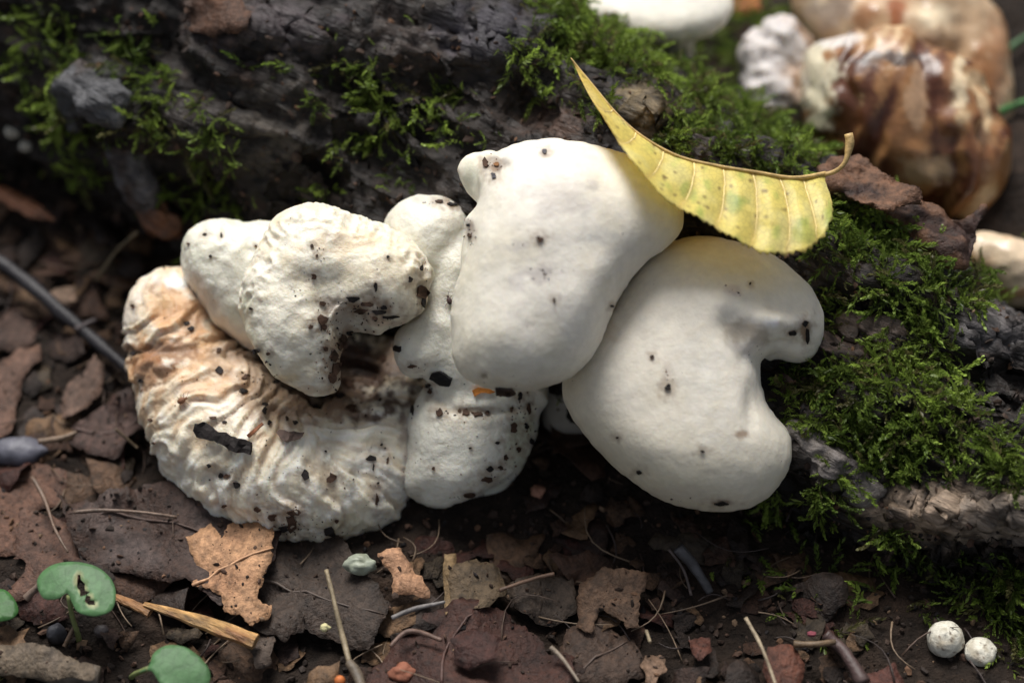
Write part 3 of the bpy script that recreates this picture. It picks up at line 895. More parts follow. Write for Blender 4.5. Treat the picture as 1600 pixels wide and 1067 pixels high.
def cE(V, N, x, y):
    C = np.tile(np.array([0.80, 0.755, 0.63]), (len(V), 1))
    n = fbm(V * 1.2, 4, off=120)
    C = mixc(C, [0.76, 0.65, 0.44], sst(n, 0.0, 0.8) * 0.6)
    C = mixc(C, [0.70, 0.69, 0.42], np.exp(-(line_dist(x, y, [(383, 470), (385, 510), (430, 590)]) / 10) ** 2) * 0.35)
    C = mixc(C, [0.10, 0.065, 0.05], np.exp(-(((x - 552) / 36) ** 2 + ((y - 570) / 52) ** 2) * 1.2) * 0.9)  # dark cavity brown: soil, with the hollow's shade put into the colour
    return stain_shade(C, x, y, [(560, 380, 80, 24, (0.80, 0.64, 0.44), 0.5), (620, 420, 30, 30, (0.78, 0.66, 0.45), 0.4), (560, 480, 70, 16, (0.50, 0.42, 0.34), 0.5), (485, 610, 50, 8, (0.55, 0.44, 0.30), 0.6), (445, 590, 20, 8, (0.70, 0.58, 0.36), 0.6),
                           (530, 500, 18, 22, (0.45, 0.38, 0.32), 0.6), (600, 505, 40, 8, (0.50, 0.36, 0.26), 0.6)])
bE = down(A(520, 480, 0), -0.1)
mE = empty('lumpy_mushroom', to_world(bE))
tag(mE, 'hooked lumpy white mushroom with dirt in its central hollow', 'mushroom')
sculpt_part('body', v, M_ABORT, mE, cE, dE, 0, 'mE')

# out of focus mushroom on the bank at the top edge
v = Vol(*vlo(862, -110, 1155, 95, -8.0, -1.5), 0.09)
v.add(v.inflate([(873, 9), (876, -21), (896, -56), (945, -81), (1010, -89), (1074, -81), (1123, -51), (1145, -11), (1143, 19), (1126, 47), (1091, 67), (1042, 76), (988, 72), (934, 57), (896, 34)], -4.4, 0.9, 0.7, q=1.6, tilt=(0, -0.6)), 0.1)
mH = empty('white_mushroom', to_world(down(A(1055, 100, -5.6), 0.5)))
tag(mH, 'blurred round white mushroom on its stem at the top edge of the picture', 'mushroom')
sculpt_part('cap', v, M_CAP, mH, lambda V, N, x, y: mixc(np.tile(np.array([0.84, 0.80, 0.70]), (len(V), 1)), [0.64, 0.54, 0.34], sst(-V[:, 1], -7.6, -6.3) * 0.6), organic(0.05, 0.8), 1, 'mH')
small_solid('stem', [cap_(A(1050, -10, -4.9), A(1058, 80, -6.0), 0.48, 0.42), cap_(A(1058, 80, -6.0), down(A(1062, 100, -6.4), 0.6), 0.42, 0.4)], 0.08, M_CAP, mH, (0.66, 0.62, 0.5), 0.05, 1.5, hit='mHs')

def onion(x, y):
    v_ = (y - 60) / 280
    cx = 1455 - 50 * v_ - 40 * np.sin(np.clip(v_, 0, 1) * 3.14)
    hw = 40 + 150 * np.sqrt(np.clip(1 - ((v_ - 0.45) / 0.62) ** 2, 0.01, 1))
    return (x - cx) / hw, v_
# old brown mushroom lump, out of focus on the right
def cI(V, N, x, y):
    w = fbm(V * 0.6, 3, off=130)
    px, py = 1500, 60
    uu, vv = onion(x, y)
    n = noise(np.stack([uu * 3.2 + w * 1.1 - vv * 0.9, vv * 1.3, V[:, 2] * 0.1], -1)) + 0.5 * noise(np.stack([uu * 9 + w, vv * 1.6, V[:, 2] * 0.3], -1)) + 0.25 * fbm(V * 1.5, 2)
    C = np.tile(np.array([0.32, 0.155, 0.06]), (len(V), 1))
    C = mixc(C, [0.66, 0.48, 0.28], sst(n, 0.15, 0.7))
    C = mixc(C, [0.085, 0.024, 0.009], sst(-n, -0.10, 0.35))
    C = stain_shade(C, x, y, [(1325, 160, 46, 100, (0.10, 0.032, 0.014), 0.95), (1275, 130, 34, 90, (0.74, 0.68, 0.50), 0.9), (1310, 62, 50, 14, (0.70, 0.66, 0.62), 0.8), (1400, 90, 60, 14, (0.05, 0.03, 0.025), 0.9), (1480, 170, 18, 90, (0.2, 0.08, 0.04), 0.6),
                        (1450, 265, 50, 24, (0.48, 0.34, 0.19), 0.7), (1500, 130, 12, 60, (0.80, 0.66, 0.44), 0.8), (1530, 240, 20, 80, (0.26, 0.10, 0.04), 0.8), (1430, 150, 16, 50, (0.55, 0.36, 0.22), 0.7)])
    return C
mI = empty('old_mushroom', to_world(down(A(1400, 260, -5.2), 0.0)))
tag(mI, 'old brown and cream streaked mushroom lump, blurred, behind the leaf stalk', 'mushroom')
v = Vol(*vlo(1235, 50, 1575, 460, -9.0, -1.2), 0.085)
v.add(v.inflate([(1250, 100), (1262, 75), (1290, 58), (1360, 52), (1430, 62), (1490, 88), (1540, 130), (1558, 190), (1560, 260), (1540, 318), (1500, 345), (1420, 330), (1340, 295), (1285, 245), (1256, 175)], -4.2, 1.9, 1.6, q=1.6), 0.1)
v.add(v.capsule(A(1420, 290, -4.6), A(1440, 410, -6.6), 1.2, 0.9), 0.4)
def dI(V, N):
    x, y = pxpy(V)
    w = fbm(V * 0.6, 3, off=130)
    uu, vv = onion(x, y)
    return V + N * (noise(np.stack([uu * 4.2 + w * 1.1 - vv * 0.9, vv * 0.9, V[:, 2] * 0.1], -1)) * 0.26 + fbm(V * 0.8, 2) * 0.08)[:, None]
sculpt_part('body', v, M_BROWN, mI, cI, dI, 1, 'mI')
v = Vol(*vlo(1225, -70, 1590, 280, -9.0, -3.5), 0.10)
for q in [((1300, 0), (1330, 40), 62, 60, -6.0), ((1390, -20), (1440, 20), 70, 66, -6.2), ((1470, 20), (1520, 70), 66, 60, -6.0), ((1530, 100), (1535, 190), 48, 46, -5.6), ((1370, 40), (1440, 60), 44, 44, -5.2)]:
    sc_ = (DIST - q[4]) * KPX
    v.add(v.capsule(A(*q[0], q[4]), A(*q[1], q[4]), q[2] * sc_, q[3] * sc_), 0.35)
def cI2(V, N, x, y):
    C = np.tile(np.array([0.52, 0.36, 0.22]), (len(V), 1))
    C = mixc(C, [0.72, 0.60, 0.42], sst(fbm(V * 0.7, 3, off=140), -0.1, 0.6))
    C = mixc(C, [0.30, 0.13, 0.05], sst(fbm(V * 0.9, 3, off=145), 0.1, 0.6) * 0.8)
    return stain_shade(C, x, y, [(1400, 20, 14, 50, (0.28, 0.09, 0.03), 0.95), (1535, 120, 30, 50, (0.32, 0.14, 0.05), 0.8), (1300, 20, 40, 30, (0.52, 0.42, 0.34), 0.8)])
sculpt_part('lobe', v, M_BROWN, mI, cI2, organic(0.13, 0.7, 0.03, 3, off=2), 1, 'mI')
v = Vol(*vlo(1145, 20, 1275, 240, -8.5, -3.0), 0.09)
for q in [((1190, 80), (1210, 150), 36, 50, -5.2), ((1220, 70), (1240, 170), 44, 40, -5.4), ((1205, 150), (1235, 190), 34, 34, -5.6)]:
    sc_ = (DIST - q[4]) * KPX
    v.add(v.capsule(A(*q[0], q[4]), A(*q[1], q[4]), q[2] * sc_, q[3] * sc_), 0.3)
sculpt_part('lobe', v, M_ABORT, mI, lambda V, N, x, y: mixc(np.tile(np.array([0.60, 0.56, 0.54]), (len(V), 1)), [0.40, 0.28, 0.20], sst(fbm(V * 1.2, 3, off=150) + (x - 1210) / 90, 0.0, 0.7)),
            lambda V, N: V + N * (fbm(V * 2.4, 3, off=6) * 0.16 + fbm(V * 1.1, 2) * 0.2)[:, None], 1, 'mI')
cT = float(on_log(1400, 365)[2]) + 0.15
v = Vol(*vlo(1270, 230, 1560, 470, cT - 2.0, cT + 1.6), 0.07)
v.add(v.inflate([(1282, 262), (1300, 242), (1345, 240), (1400, 275), (1440, 318), (1395, 330), (1372, 338), (1330, 318), (1300, 290)], cT, 0.16, 0.14, q=1.2, tilt=(0.1, -0.9)), 0.03)
v.add(v.inflate([(1380, 330), (1420, 318), (1490, 335), (1545, 322), (1540, 360), (1522, 395), (1500, 425), (1478, 418), (1450, 392), (1405, 372)], cT - 0.1, 0.2, 0.2, q=1.2, tilt=(-0.1, -0.5)), 0.03)
sculpt_part('torn_skin', v, M_DEAD, mI, lambda V, N, x, y: mixc(np.tile(np.array([0.15, 0.075, 0.042]), (len(V), 1)), [0.04, 0.02, 0.015], sst(fbm(V * 1.3, 3, off=155), -0.2, 0.4)),
            organic(0.34, 0.8, 0.10, 2.2, off=5), 1, 'mI')
# tan lobe at the right edge
cJ = float(on_log(1560, 440)[2]) + 0.35
mJ = empty('old_mushroom', to_world(A(1560, 440, cJ - 0.6)))
tag(mJ, 'pale tan mushroom lobe lying at the right edge above the moss', 'mushroom')
v = Vol(*vlo(1470, 330, 1720, 500, cJ - 2.2, cJ + 2.2), 0.07)
v.add(v.capsule(A(1535, 398, cJ), A(1580, 422, cJ), 40 * 0.0145, 50 * 0.0145), 0.2)
v.add(v.capsule(A(1580, 422, cJ), A(1660, 450, cJ), 50 * 0.0145, 44 * 0.0145), 0.2)
sculpt_part('body', v, M_BROWN, mJ, lambda V, N, x, y: stain_shade(mixc(np.tile(np.array([0.66, 0.52, 0.36]), (len(V), 1)), [0.48, 0.30, 0.16], sst(fbm(V * 0.8, 3, off=160), 0, 0.6)), x, y, [(1500, 400, 26, 40, (0.30, 0.12, 0.04), 0.8), (1575, 460, 40, 10, (0.34, 0.16, 0.06), 0.8)]), organic(0.12, 0.9, off=3), 1, 'mJ')
#__PART3__

# ------------------------------------------------------------------ tubes, plates, leaves
def tube(pts, rads, nseg=8, rough=0.0, seed=0, closed_ends=True):
    P = np.asarray(pts, float); n = len(P)
    R = np.interp(np.linspace(0, 1, n), np.linspace(0, 1, len(rads)), rads)
    T = np.gradient(P, axis=0); T /= np.linalg.norm(T, axis=1)[:, None]
    ref = np.array([0.13, 0.21, 0.97])
    X = np.cross(T, ref); X /= np.linalg.norm(X, axis=1)[:, None]
    Y = np.cross(X, T)
    th = np.linspace(0, 2 * np.pi, nseg, endpoint=False)
    V = P[:, None] + (X[:, None] * np.cos(th)[None, :, None] + Y[:, None] * np.sin(th)[None, :, None]) * R[:, None, None]
    V = V.reshape(-1, 3)
    if rough:
        V = V + (fbm(V * 1.5 + seed, 3) * rough)[:, None] * (V - np.repeat(P, nseg, 0)) / np.maximum(np.repeat(R, nseg)[:, None], 1e-5)
    F = []
    for i in range(n - 1):
        for k in range(nseg):
            a, b = i * nseg + k, i * nseg + (k + 1) % nseg
            F.append((a, b, b + nseg, a + nseg))
    V = list(map(tuple, V)) + [tuple(P[0]), tuple(P[-1])]
    for k in range(nseg):
        F.append((len(V) - 2, (k + 1) % nseg, k))
        F.append((len(V) - 1, (n - 1) * nseg + k, (n - 1) * nseg + (k + 1) % nseg))
    return np.array(V), F

def jag(P, amp, seed, step=4.5):
    """subdivide an outline and give it a torn edge"""
    r = random.Random(seed)
    out = []
    m = len(P)
    for i in range(m):
        a, b = np.array(P[i], float), np.array(P[(i + 1) % m], float)
        L = np.linalg.norm(b - a)
        k = max(1, int(L / step))
        nrm = np.array([-(b - a)[1], (b - a)[0]]) / max(L, 1e-6)
        ph = r.random() * 9
        for j in range(k):
            t = j / k
            w = amp * (r.uniform(-1, 1) * 0.75 + 0.7 * math.sin(ph + t * L / (step * 1.7)) + 0.6 * math.sin(ph * 2 + t * L / (step * 4)))
            out.append(a + (b - a) * t + (nrm * w if j else nrm * w * 0.4))
    return out

def tri_fill(P2, spacing, seed=0):
    """2D outline -> verts, tris with interior points"""
    P2 = np.asarray(P2, float)
    lo, hi = P2.min(0), P2.max(0)
    r = np.random.default_rng(seed)
    gx = np.arange(lo[0], hi[0], spacing); gy = np.arange(lo[1], hi[1], spacing)
    X, Y = np.meshgrid(gx, gy, indexing='ij')
    X = X + r.uniform(-.25, .25, X.shape) * spacing; Y = Y + r.uniform(-.25, .25, Y.shape) * spacing
    d = poly_sd(X, Y, P2)
    k = d < -spacing * 0.45
    pts = [Vector(p) for p in P2] + [Vector((a, b)) for a, b in zip(X[k], Y[k])]
    n = len(P2)
    vo, eo, fo, *_ = delaunay_2d_cdt(pts, [(i, (i + 1) % n) for i in range(n)], [list(range(n))], 1, 1e-6)
    return np.array([tuple(v) for v in vo]), [tuple(f) for f in fo]

def plate(V2, F, top, thick, ndir):
    """two-sided sheet: top = world verts"""
    n = len(top)
    V = np.concatenate([top, top - ndir * thick])
    e = {}
    for f in F:
        for i in range(len(f)):
            a, b = f[i], f[(i + 1) % len(f)]
            e[(a, b)] = 1
    Fo = list(F) + [tuple(n + i for i in reversed(f)) for f in F]
    for (a, b) in e:
        if (b, a) not in e:
            Fo.append((b, a, a + n, b + n))
    return V, Fo

def ground_at(px, py):
    w = on_plane(px, py, 0.0)
    z = float(ground_z(w[0], w[1]))
    return on_plane(px, py, z)

def dead_leaf(name, poly, col, lift, label=None, group=None, seed=0, curl=0.35, amp=2.5, rib=None, col2=None, spacing=0.2, parent_tag=True, tilt=(0, 0), cat='leaf', base=None, mat=None, thick=0.018):
    P = jag(poly, amp, seed)
    ctr = np.mean(poly, 0)
    def place(x, y, h):
        if base == 'log':
            w, n, _ = surf(x, y, h, ('log', 'ground'))
            return w
        w = ground_at(x, y)
        return on_plane(x, y, w[2] + h) if False else w + np.array([0, 0, h])
    w0 = ground_at(*ctr) if base is None else place(*ctr, 0)
    # leaf plane through the centre, gently tilted
    def onleaf(x, y):
        if base == 'log': return to_world(to_abc(place(x, y, lift)))
        z = w0[2] + lift + tilt[0] * (x - ctr[0]) * 0.0135 + tilt[1] * (ctr[1] - y) * 0.0135
        return on_plane(x, y, z)
    V2, F = tri_fill(P, spacing / 0.0135, seed)
    V2 = V2[:, :2]
    top = np.array([onleaf(x, y) for x, y in V2])
    rd = np.hypot(*(V2 - ctr).T) * 0.0135
    so = seed * 3.7
    h = fbm(np.concatenate([top[:, :2] * 0.55, np.full((len(top), 1), so)], 1), 3) * curl + (rd ** 2) * 0.03 * curl * (1 if seed % 2 else -1)
    h = h + fbm(np.concatenate([top[:, :2] * 2.5, np.full((len(top), 1), so)], 1), 2) * 0.04
    if base is None:
        gz = ground_z(top[:, 0], top[:, 1]) + 0.03 + lift * 0.5
    vein = np.zeros(len(top))
    if rib:
        dl = line_dist(V2[:, 0], V2[:, 1], rib) * 0.0135
        vein = np.exp(-(dl / 0.06) ** 2)
        # side veins as fine folds
        R = np.array(rib, float)
        dr = (R[-1] - R[0]) / np.linalg.norm(R[-1] - R[0])
        q = (V2 - R[0]) @ dr * 0.0135; w = (V2 - R[0]) @ np.array([-dr[1], dr[0]]) * 0.0135
        sv = np.abs(((q - np.abs(w) * 0.8) / 0.7) % 1 - 0.5) * 2
        h = h + 0.05 * sst(sv, 0.8, 1.0) - 0.03 * vein
        vein = np.maximum(vein, 0.5 * sst(sv, 0.88, 1.0))
    if base is None:
        top = top + np.array([0, 0, 1.0]) * h[:, None]
        top[:, 2] = np.maximum(top[:, 2], gz)
        nd = np.array([0, 0, 1.0])
    else:
        nd = -FWD
        top = top + nd * (np.abs(h) * 0.5)[:, None]
    if col[0] < 0.3: col = tuple(np.array(col) * np.array([0.66, 0.62, 0.56]))
    C = np.tile(np.array(col, float), (len(top), 1))
    n1 = fbm(np.concatenate([top[:, :2] * 0.9, np.full((len(top), 1), so + 5)], 1), 4)
    C = mixc(C, np.array(col2 if col2 is not None else np.array(col) * 0.45), sst(n1, -0.1, 0.7) * 0.7)
    n2 = fbm(np.concatenate([top[:, :2] * 3.5, np.full((len(top), 1), so + 9)], 1), 2)
    C = mixc(C, np.array(col) * 0.3, sst(n2, 0.35, 0.6) * 0.6)
    C = mixc(C, np.minimum(np.array(col) * 1.5, 1), vein * 0.5)
    V, Fo = plate(V2, F, top, thick, nd)
    o = link_mesh(name, V, Fo, mat or M_DEAD, origin=top.mean(0), cols=np.concatenate([C, C * 0.8]), hit='litter' if base is None else None)
    if parent_tag: tag(o, label, cat, group)
    if rib:
        pr = catmull(rib, 4, closed=False)
        rp = []
        for x, y in pr:
            i = np.argmin(np.hypot(V2[:, 0] - x, V2[:, 1] - y))
            w = onleaf(x, y); w[2] = top[i, 2] if base is None else w[2]
            rp.append(w + nd * 0.01)
        Vt, Ft = tube(rp, [0.035, 0.028, 0.015], 6)
        r_ = link_mesh('midrib', Vt, Ft, M_TWIG, parent=o, origin=rp[0], cols=np.minimum(np.array(col) * 1.25 + 0.01, 1))
    return o

# big leaves one can tell apart on the soil; outlines in view coordinates laid on the soil
PUR = (0.070, 0.040, 0.031); TAN = (0.42, 0.235, 0.125); GRY = (0.082, 0.060, 0.050); RED = (0.085, 0.038, 0.030); OLV = (0.13, 0.095, 0.060); BRN = (0.15, 0.08, 0.055)
dead_leaf('dead_leaf', [(0, 742), (55, 722), (112, 745), (108, 790), (55, 798), (42, 830), (30, 850), (32, 875), (0, 870), (-60, 850), (-70, 760)], (0.19, 0.10, 0.07), 0.10, 'torn reddish-brown leaf at the left edge below the blue-grey stone', seed=1, amp=2)
dead_leaf('dead_leaf', [(32, 800), (80, 800), (120, 830), (130, 880), (95, 900), (40, 935), (5, 930), (40, 880), (20, 870)], (0.18, 0.10, 0.075), 0.22, 'brown leaf piece directly above the two-lobed green seedling', seed=2)
dead_leaf('dead_leaf', [(84, 762), (101, 785), (145, 788), (199, 766), (280, 752), (360, 772), (440, 810), (430, 880), (345, 950), (337, 940), (300, 913), (263, 910), (236, 899), (199, 893), (162, 882), (128, 869), (111, 835), (98, 795)], PUR, 0.42,
          'large purplish-brown leaf spreading out left of the tan leaf piece', seed=3, amp=2.2, col2=(0.10, 0.075, 0.068), rib=[(110, 805), (200, 800), (300, 830), (400, 860)], tilt=(0, 0.05))
dead_leaf('dead_leaf', [(380, 845), (520, 832), (560, 872), (590, 920), (615, 952), (590, 990), (575, 1018), (520, 998), (480, 980), (440, 1005), (400, 985), (385, 930)], GRY, 0.34,
          'large grey-brown leaf with a crumbling lower edge under the straw', seed=4, amp=3, rib=[(400, 900), (480, 930), (600, 965)], curl=0.45)
dead_leaf('dead_leaf', [(290, 838), (330, 820), (345, 845), (365, 818), (425, 822), (428, 870), (412, 912), (402, 935), (425, 942), (415, 967), (390, 978), (375, 960), (352, 955), (345, 925), (300, 910), (302, 870)], TAN, 0.72,
          'bright tan torn leaf piece just below the crinkled mushroom', seed=5, amp=2.2, col2=(0.30, 0.15, 0.08), rib=[(300, 913), (360, 885), (428, 862)], curl=0.3)
dead_leaf('dead_leaf', [(590, 864), (628, 858), (646, 890), (660, 900), (672, 935), (640, 928), (614, 930), (612, 900)], (0.42, 0.23, 0.13), 0.55, 'small bright orange-tan leaf scrap right of the glassy pebble', seed=6, amp=2, curl=0.3, tilt=(0, .2))
dead_leaf('dead_leaf', [(700, 905), (712, 885), (745, 876), (782, 895), (790, 930), (765, 955), (735, 962), (705, 945)], (0.19, 0.14, 0.09), 0.45, 'rounded olive-brown leaf piece above the large reddish leaf', seed=7, amp=2.5)
dead_leaf('dead_leaf', [(785, 925), (845, 893), (895, 900), (905, 950), (862, 975), (815, 960)], (0.10, 0.075, 0.06), 0.35, 'dark curved leaf piece under the thin brown stalk', seed=8, amp=2, curl=0.5)
dead_leaf('dead_leaf', [(905, 912), (940, 895), (1015, 898), (1008, 925), (998, 940), (1000, 978), (975, 975), (955, 955), (940, 950), (925, 985), (900, 970)], (0.20, 0.125, 0.085), 0.5, 'dull tan lobed leaf piece with a small hole right of centre', seed=9, amp=2.5)
dead_leaf('dead_leaf', [(610, 1005), (660, 965), (720, 940), (790, 955), (830, 985), (855, 1015), (900, 1030), (890, 1100), (560, 1110), (575, 1050)], RED, 0.30, 'large dark reddish leaf at the bottom centre', seed=10, amp=3, rib=[(690, 1080), (700, 1010), (760, 950)], curl=0.5)
dead_leaf('dead_leaf', [(705, 1000), (740, 985), (780, 1000), (775, 1035), (730, 1045), (708, 1030)], (0.075, 0.03, 0.025), 0.62, 'small dark round leaf flap on the large reddish leaf', seed=11, amp=2)
dead_leaf('dead_leaf', [(885, 985), (940, 970), (1000, 1010), (1015, 1050), (960, 1075), (890, 1060), (870, 1020)], (0.10, 0.065, 0.05), 0.3, 'brown leaf below the dull tan lobed leaf piece', seed=12, amp=3, rib=[(880, 1070), (930, 1030), (980, 1000)])
dead_leaf('dead_leaf', [(1000, 1035), (1015, 1020), (1040, 1028), (1035, 1055), (1020, 1075), (1008, 1058)], (0.32, 0.20, 0.13), 0.45, 'small pale tan star-shaped scrap near the bottom edge', seed=13, amp=3)
dead_leaf('dead_leaf', [(1200, 1010), (1235, 1008), (1258, 1035), (1250, 1075), (1205, 1080), (1192, 1045)], (0.19, 0.075, 0.05), 0.45, 'rusty oval leaf at the bottom below the moss slope', seed=14, amp=1.5)
dead_leaf('dead_leaf', [(1075, 1002), (1110, 1000), (1108, 1030), (1090, 1040)], (0.15, 0.06, 0.045), 0.35, 'small rusty leaf left of the pale dry stalk', seed=15, amp=1.5)
dead_leaf('dead_leaf', [(1345, 1055), (1400, 1035), (1420, 1080), (1350, 1090)], (0.13, 0.05, 0.04), 0.3, 'dark red leaf at the bottom edge under the small puffballs', seed=16, amp=1.5)
dead_leaf('dead_leaf', [(0, 572), (35, 548), (62, 540), (66, 566), (35, 598), (20, 680), (-30, 700), (-40, 600)], (0.22, 0.13, 0.10), 0.2, 'faded brown leaf touching the left edge below the dark twig', seed=17, amp=2)
dead_leaf('dead_leaf', [(95, 625), (120, 590), (150, 557), (162, 575), (158, 602), (130, 640), (98, 655)], (0.27, 0.175, 0.14), 0.45, 'pinkish-tan leaf scrap in the litter left of the crinkled mushroom', seed=18, amp=2.5)
dead_leaf('dead_leaf', [(110, 655), (150, 632), (200, 615), (232, 612), (235, 650), (200, 690), (170, 710), (140, 705), (105, 680)], (0.10, 0.06, 0.052), 0.5, 'dark curled leaf pressed against the left side of the crinkled mushroom', seed=19, amp=2.5, curl=0.7, rib=[(110, 660), (170, 665), (230, 640)])
dead_leaf('dead_leaf', [(-10, 500), (30, 470), (60, 500), (50, 540), (10, 550), (-30, 540)], (0.12, 0.07, 0.055), 0.15, 'small dull brown leaf below the dark twig at the left edge', seed=20)
dead_leaf('dead_leaf', [(75, 455), (118, 450), (122, 470), (90, 480)], (0.30, 0.2, 0.14), 0.35, 'little pale tan scrap leaning on the dark twig', seed=21, amp=2)
dead_leaf('dead_leaf', [(300, 0), (360, -20), (392, 18), (388, 45), (335, 60), (296, 50)], (0.17, 0.09, 0.06), 0.15, 'brown leaf lying on top of the dark log', seed=22, base='log')
dead_leaf('dead_leaf', [(0, 290), (30, 298), (60, 320), (88, 350), (50, 345), (15, 325), (-30, 312), (-30, 285)], (0.23, 0.10, 0.055), 0.9, 'narrow pointed rust-brown leaf at the left edge', seed=23, amp=0.6, rib=[(-20, 298), (30, 318), (80, 346)])
dead_leaf('dead_leaf', [(1262, 275), (1262, 258), (1285, 247), (1300, 254), (1300, 272), (1285, 282)], (0.38, 0.17, 0.05), -0.3, 'small orange leaf scrap peeking out behind the yellow leaf stalk', seed=24, base='log', amp=1)
dead_leaf('dead_leaf', [(1140, -10), (1185, -14), (1190, 18), (1150, 26), (1128, 10)], (0.42, 0.16, 0.05), 0.1, 'blurred orange leaf scrap at the top edge right of the round mushroom', seed=25, base='log', amp=1)
dead_leaf('dead_leaf', [(60, 1010), (120, 1035), (150, 1048), (150, 1068), (70, 1062), (-10, 1045), (-20, 1000)], (0.20, 0.16, 0.12), 0.5, 'pale skeletal leaf over a broken stick in the lower left corner', seed=26, amp=2, col2=(0.09, 0.07, 0.055))
dead_leaf('dead_leaf', [(388, 978), (430, 990), (425, 1040), (400, 1050), (385, 1010)], (0.13, 0.10, 0.085), 0.35, 'grey-brown scrap below the tip of the split orange stick', seed=27)
dead_leaf('bark_strip', [(694, 858), (712, 856), (714, 890), (706, 935), (696, 960), (692, 900)], (0.33, 0.22, 0.11), 0.55, 'upright straw-coloured strip beside the olive-brown leaf', seed=28, amp=0.8, cat='bark strip')

# ------------------------------------------------------------------ yellow leaf leaning on the caps
def crv(pts, n):
    C_ = catmull(pts, 12, closed=False)
    d = np.r_[0, np.cumsum(np.linalg.norm(np.diff(C_[:, :2], axis=0), axis=1))]
    t = np.linspace(0, d[-1], n)
    return np.stack([np.interp(t, d, C_[:, k]) for k in range(C_.shape[1])], -1)
RIB = crv([(892, 92, 1.5), (925, 132, 1.8), (965, 180, 2.1), (1005, 215, 2.3), (1060, 245, 2.4), (1120, 260, 2.4), (1180, 270, 2.3), (1240, 279, 2.1), (1290, 272, 1.8)], 110)
EDGE = crv([(892, 92, 1.5), (915, 140, 2.2), (940, 180, 2.9), (975, 235, 3.45), (1005, 272, 3.7), (1040, 312, 3.6), (1070, 330, 3.5), (1110, 352, 3.4), (1160, 381, 3.3), (1200, 397, 3.2), (1245, 395, 3.1), (1280, 378, 2.9), (1298, 345, 2.6), (1300, 315, 2.3), (1290, 285, 1.9), (1290, 272, 1.8)], 111)
RIB = crv([tuple(p) for p in RIB], 111)
NU, NVv = 111, 26
leafV, leafC, leafN = [], [], []
veins_t = [0.22, 0.33, 0.44, 0.55, 0.65, 0.75, 0.84, 0.92]
for i in range(NU):
    t = i / (NU - 1)
    # edge parameter: veins run forward from rib (towards the tip side edge)
    a = A(*RIB[i]); b = A(*EDGE[i])
    saw = (t * 46) % 1
    for j in range(NVv):
        s = j / (NVv - 1)
        ser = 1 + (0.075 * (saw - 0.5)) * (1 if s > 0.96 else 0) * (t > 0.15)
        p = a + (b - a) * s * ser
        width = np.linalg.norm(b - a)
        # vein coordinate (veins leave the rib and bend towards the tip)
        tv = t + 0.10 * s ** 1.3
        dv = min(abs(tv - v_) for v_ in veins_t)
        vn = math.exp(-(dv / 0.008) ** 2)
        seg_ = [v_ for v_ in veins_t]
        wave = -math.cos(2 * math.pi * (np.interp(tv, [0] + seg_ + [1.05], np.arange(len(seg_) + 2))))
        hgt = width * 0.035 * math.sin(math.pi * s) + 0.05 * wave * min(1, s * 4) * min(1, width) - 0.02 * vn
        p = p + np.array([0, 0, hgt])
        leafV.append(p); leafN.append((t, s, vn, wave))
leafV = np.array(leafV); leafN = np.array(leafN)
leafV[:, 2] += fbm(leafV * 1.2, 3, off=3) * 0.05
fl = []
for i in range(NU - 1):
    for j in range(NVv - 1):
        q = i * NVv + j
        fl.append((q, q + NVv, q + NVv + 1, q + 1))
lx_, ly_ = pxpy(leafV)
C = np.tile(np.array([0.93, 0.82, 0.27]), (len(leafV), 1))
C = mixc(C, [0.94, 0.87, 0.42], sst(fbm(leafV * 1.1, 3, off=4), 0, .6) * 0.7)
gm = sst(fbm(leafV * np.array([1.5, 1.5, 1.5]), 3, off=14), 0.05, 0.5) * sst(leafN[:, 3], -0.2, 0.9) * sst(leafN[:, 0], 0.3, 0.5)
C = mixc(C, [0.50, 0.60, 0.14], gm * 0.7)
C = stain_shade(C, lx_, ly_, [(1075, 300, 14, 14, (0.42, 0.55, 0.14), 0.5), (1148, 318, 18, 14, (0.38, 0.52, 0.14), 0.55), (1255, 365, 20, 18, (0.42, 0.50, 0.12), 0.5)])
C = mixc(C, [0.72, 0.50, 0.10], sst(1 - leafN[:, 0], 0.7, 1.0) * 0.6)
C = mixc(C, [0.70, 0.52, 0.16], leafN[:, 2] * 0.6)
C = mixc(C, [0.25, 0.13, 0.05], sst(leafN[:, 1], 0.985, 1.0) * 0.35)
sp = noise(leafV * 8 + 9)
C = mixc(C, [0.22, 0.12, 0.04], sst(sp, 0.5, 0.62) * 0.8)
C = mixc(C, [0.16, 0.07, 0.03], (1 - sst(leafN[:, 0], 0.0, 0.05)))
Vw = to_world(leafV)
nl = normals(Vw, np.array(fl))
Vp, Fp = plate(None, fl, Vw, 0.012, nl)
yleaf = empty('yellow_leaf', W(1100, 300, 2.6))
tag(yleaf, 'fallen yellow leaf with greenish blotches leaning across the smooth caps', 'leaf')
link_mesh('blade', Vp, Fp, M_LEAF, parent=yleaf, origin=Vw.mean(0), cols=np.concatenate([C, C]), hit='leaf')
# the half folded down behind
bk = []
for i in range(NU):
    t = i / (NU - 1)
    a = A(*RIB[i]); w = 1.5 * math.sin(math.pi * min(1, t * 1.02)) ** 0.8
    for j in range(8):
        s = j / 7
        bk.append(a + np.array([0.02 * s, -0.30 * w * s, -w * s * 0.95]) + np.array([0, 0.0, -0.02]))
bk = np.array(bk)
fb = [(i * 8 + j, i * 8 + j + 1, (i + 1) * 8 + j + 1, (i + 1) * 8 + j) for i in range(NU - 1) for j in range(7)]
bw = to_world(bk)
Vp, Fp = plate(None, fb, bw, 0.012, normals(bw, np.array(fb)))
link_mesh('blade', Vp, Fp, M_LEAF, parent=yleaf, origin=bw.mean(0), cols=(0.66, 0.44, 0.10))
rp = [to_world(A(p[0], p[1] - 1, p[2] + 0.03)) for p in RIB]
Vt, Ft = tube(rp, [0.01, 0.018, 0.026, 0.034, 0.045], 8)
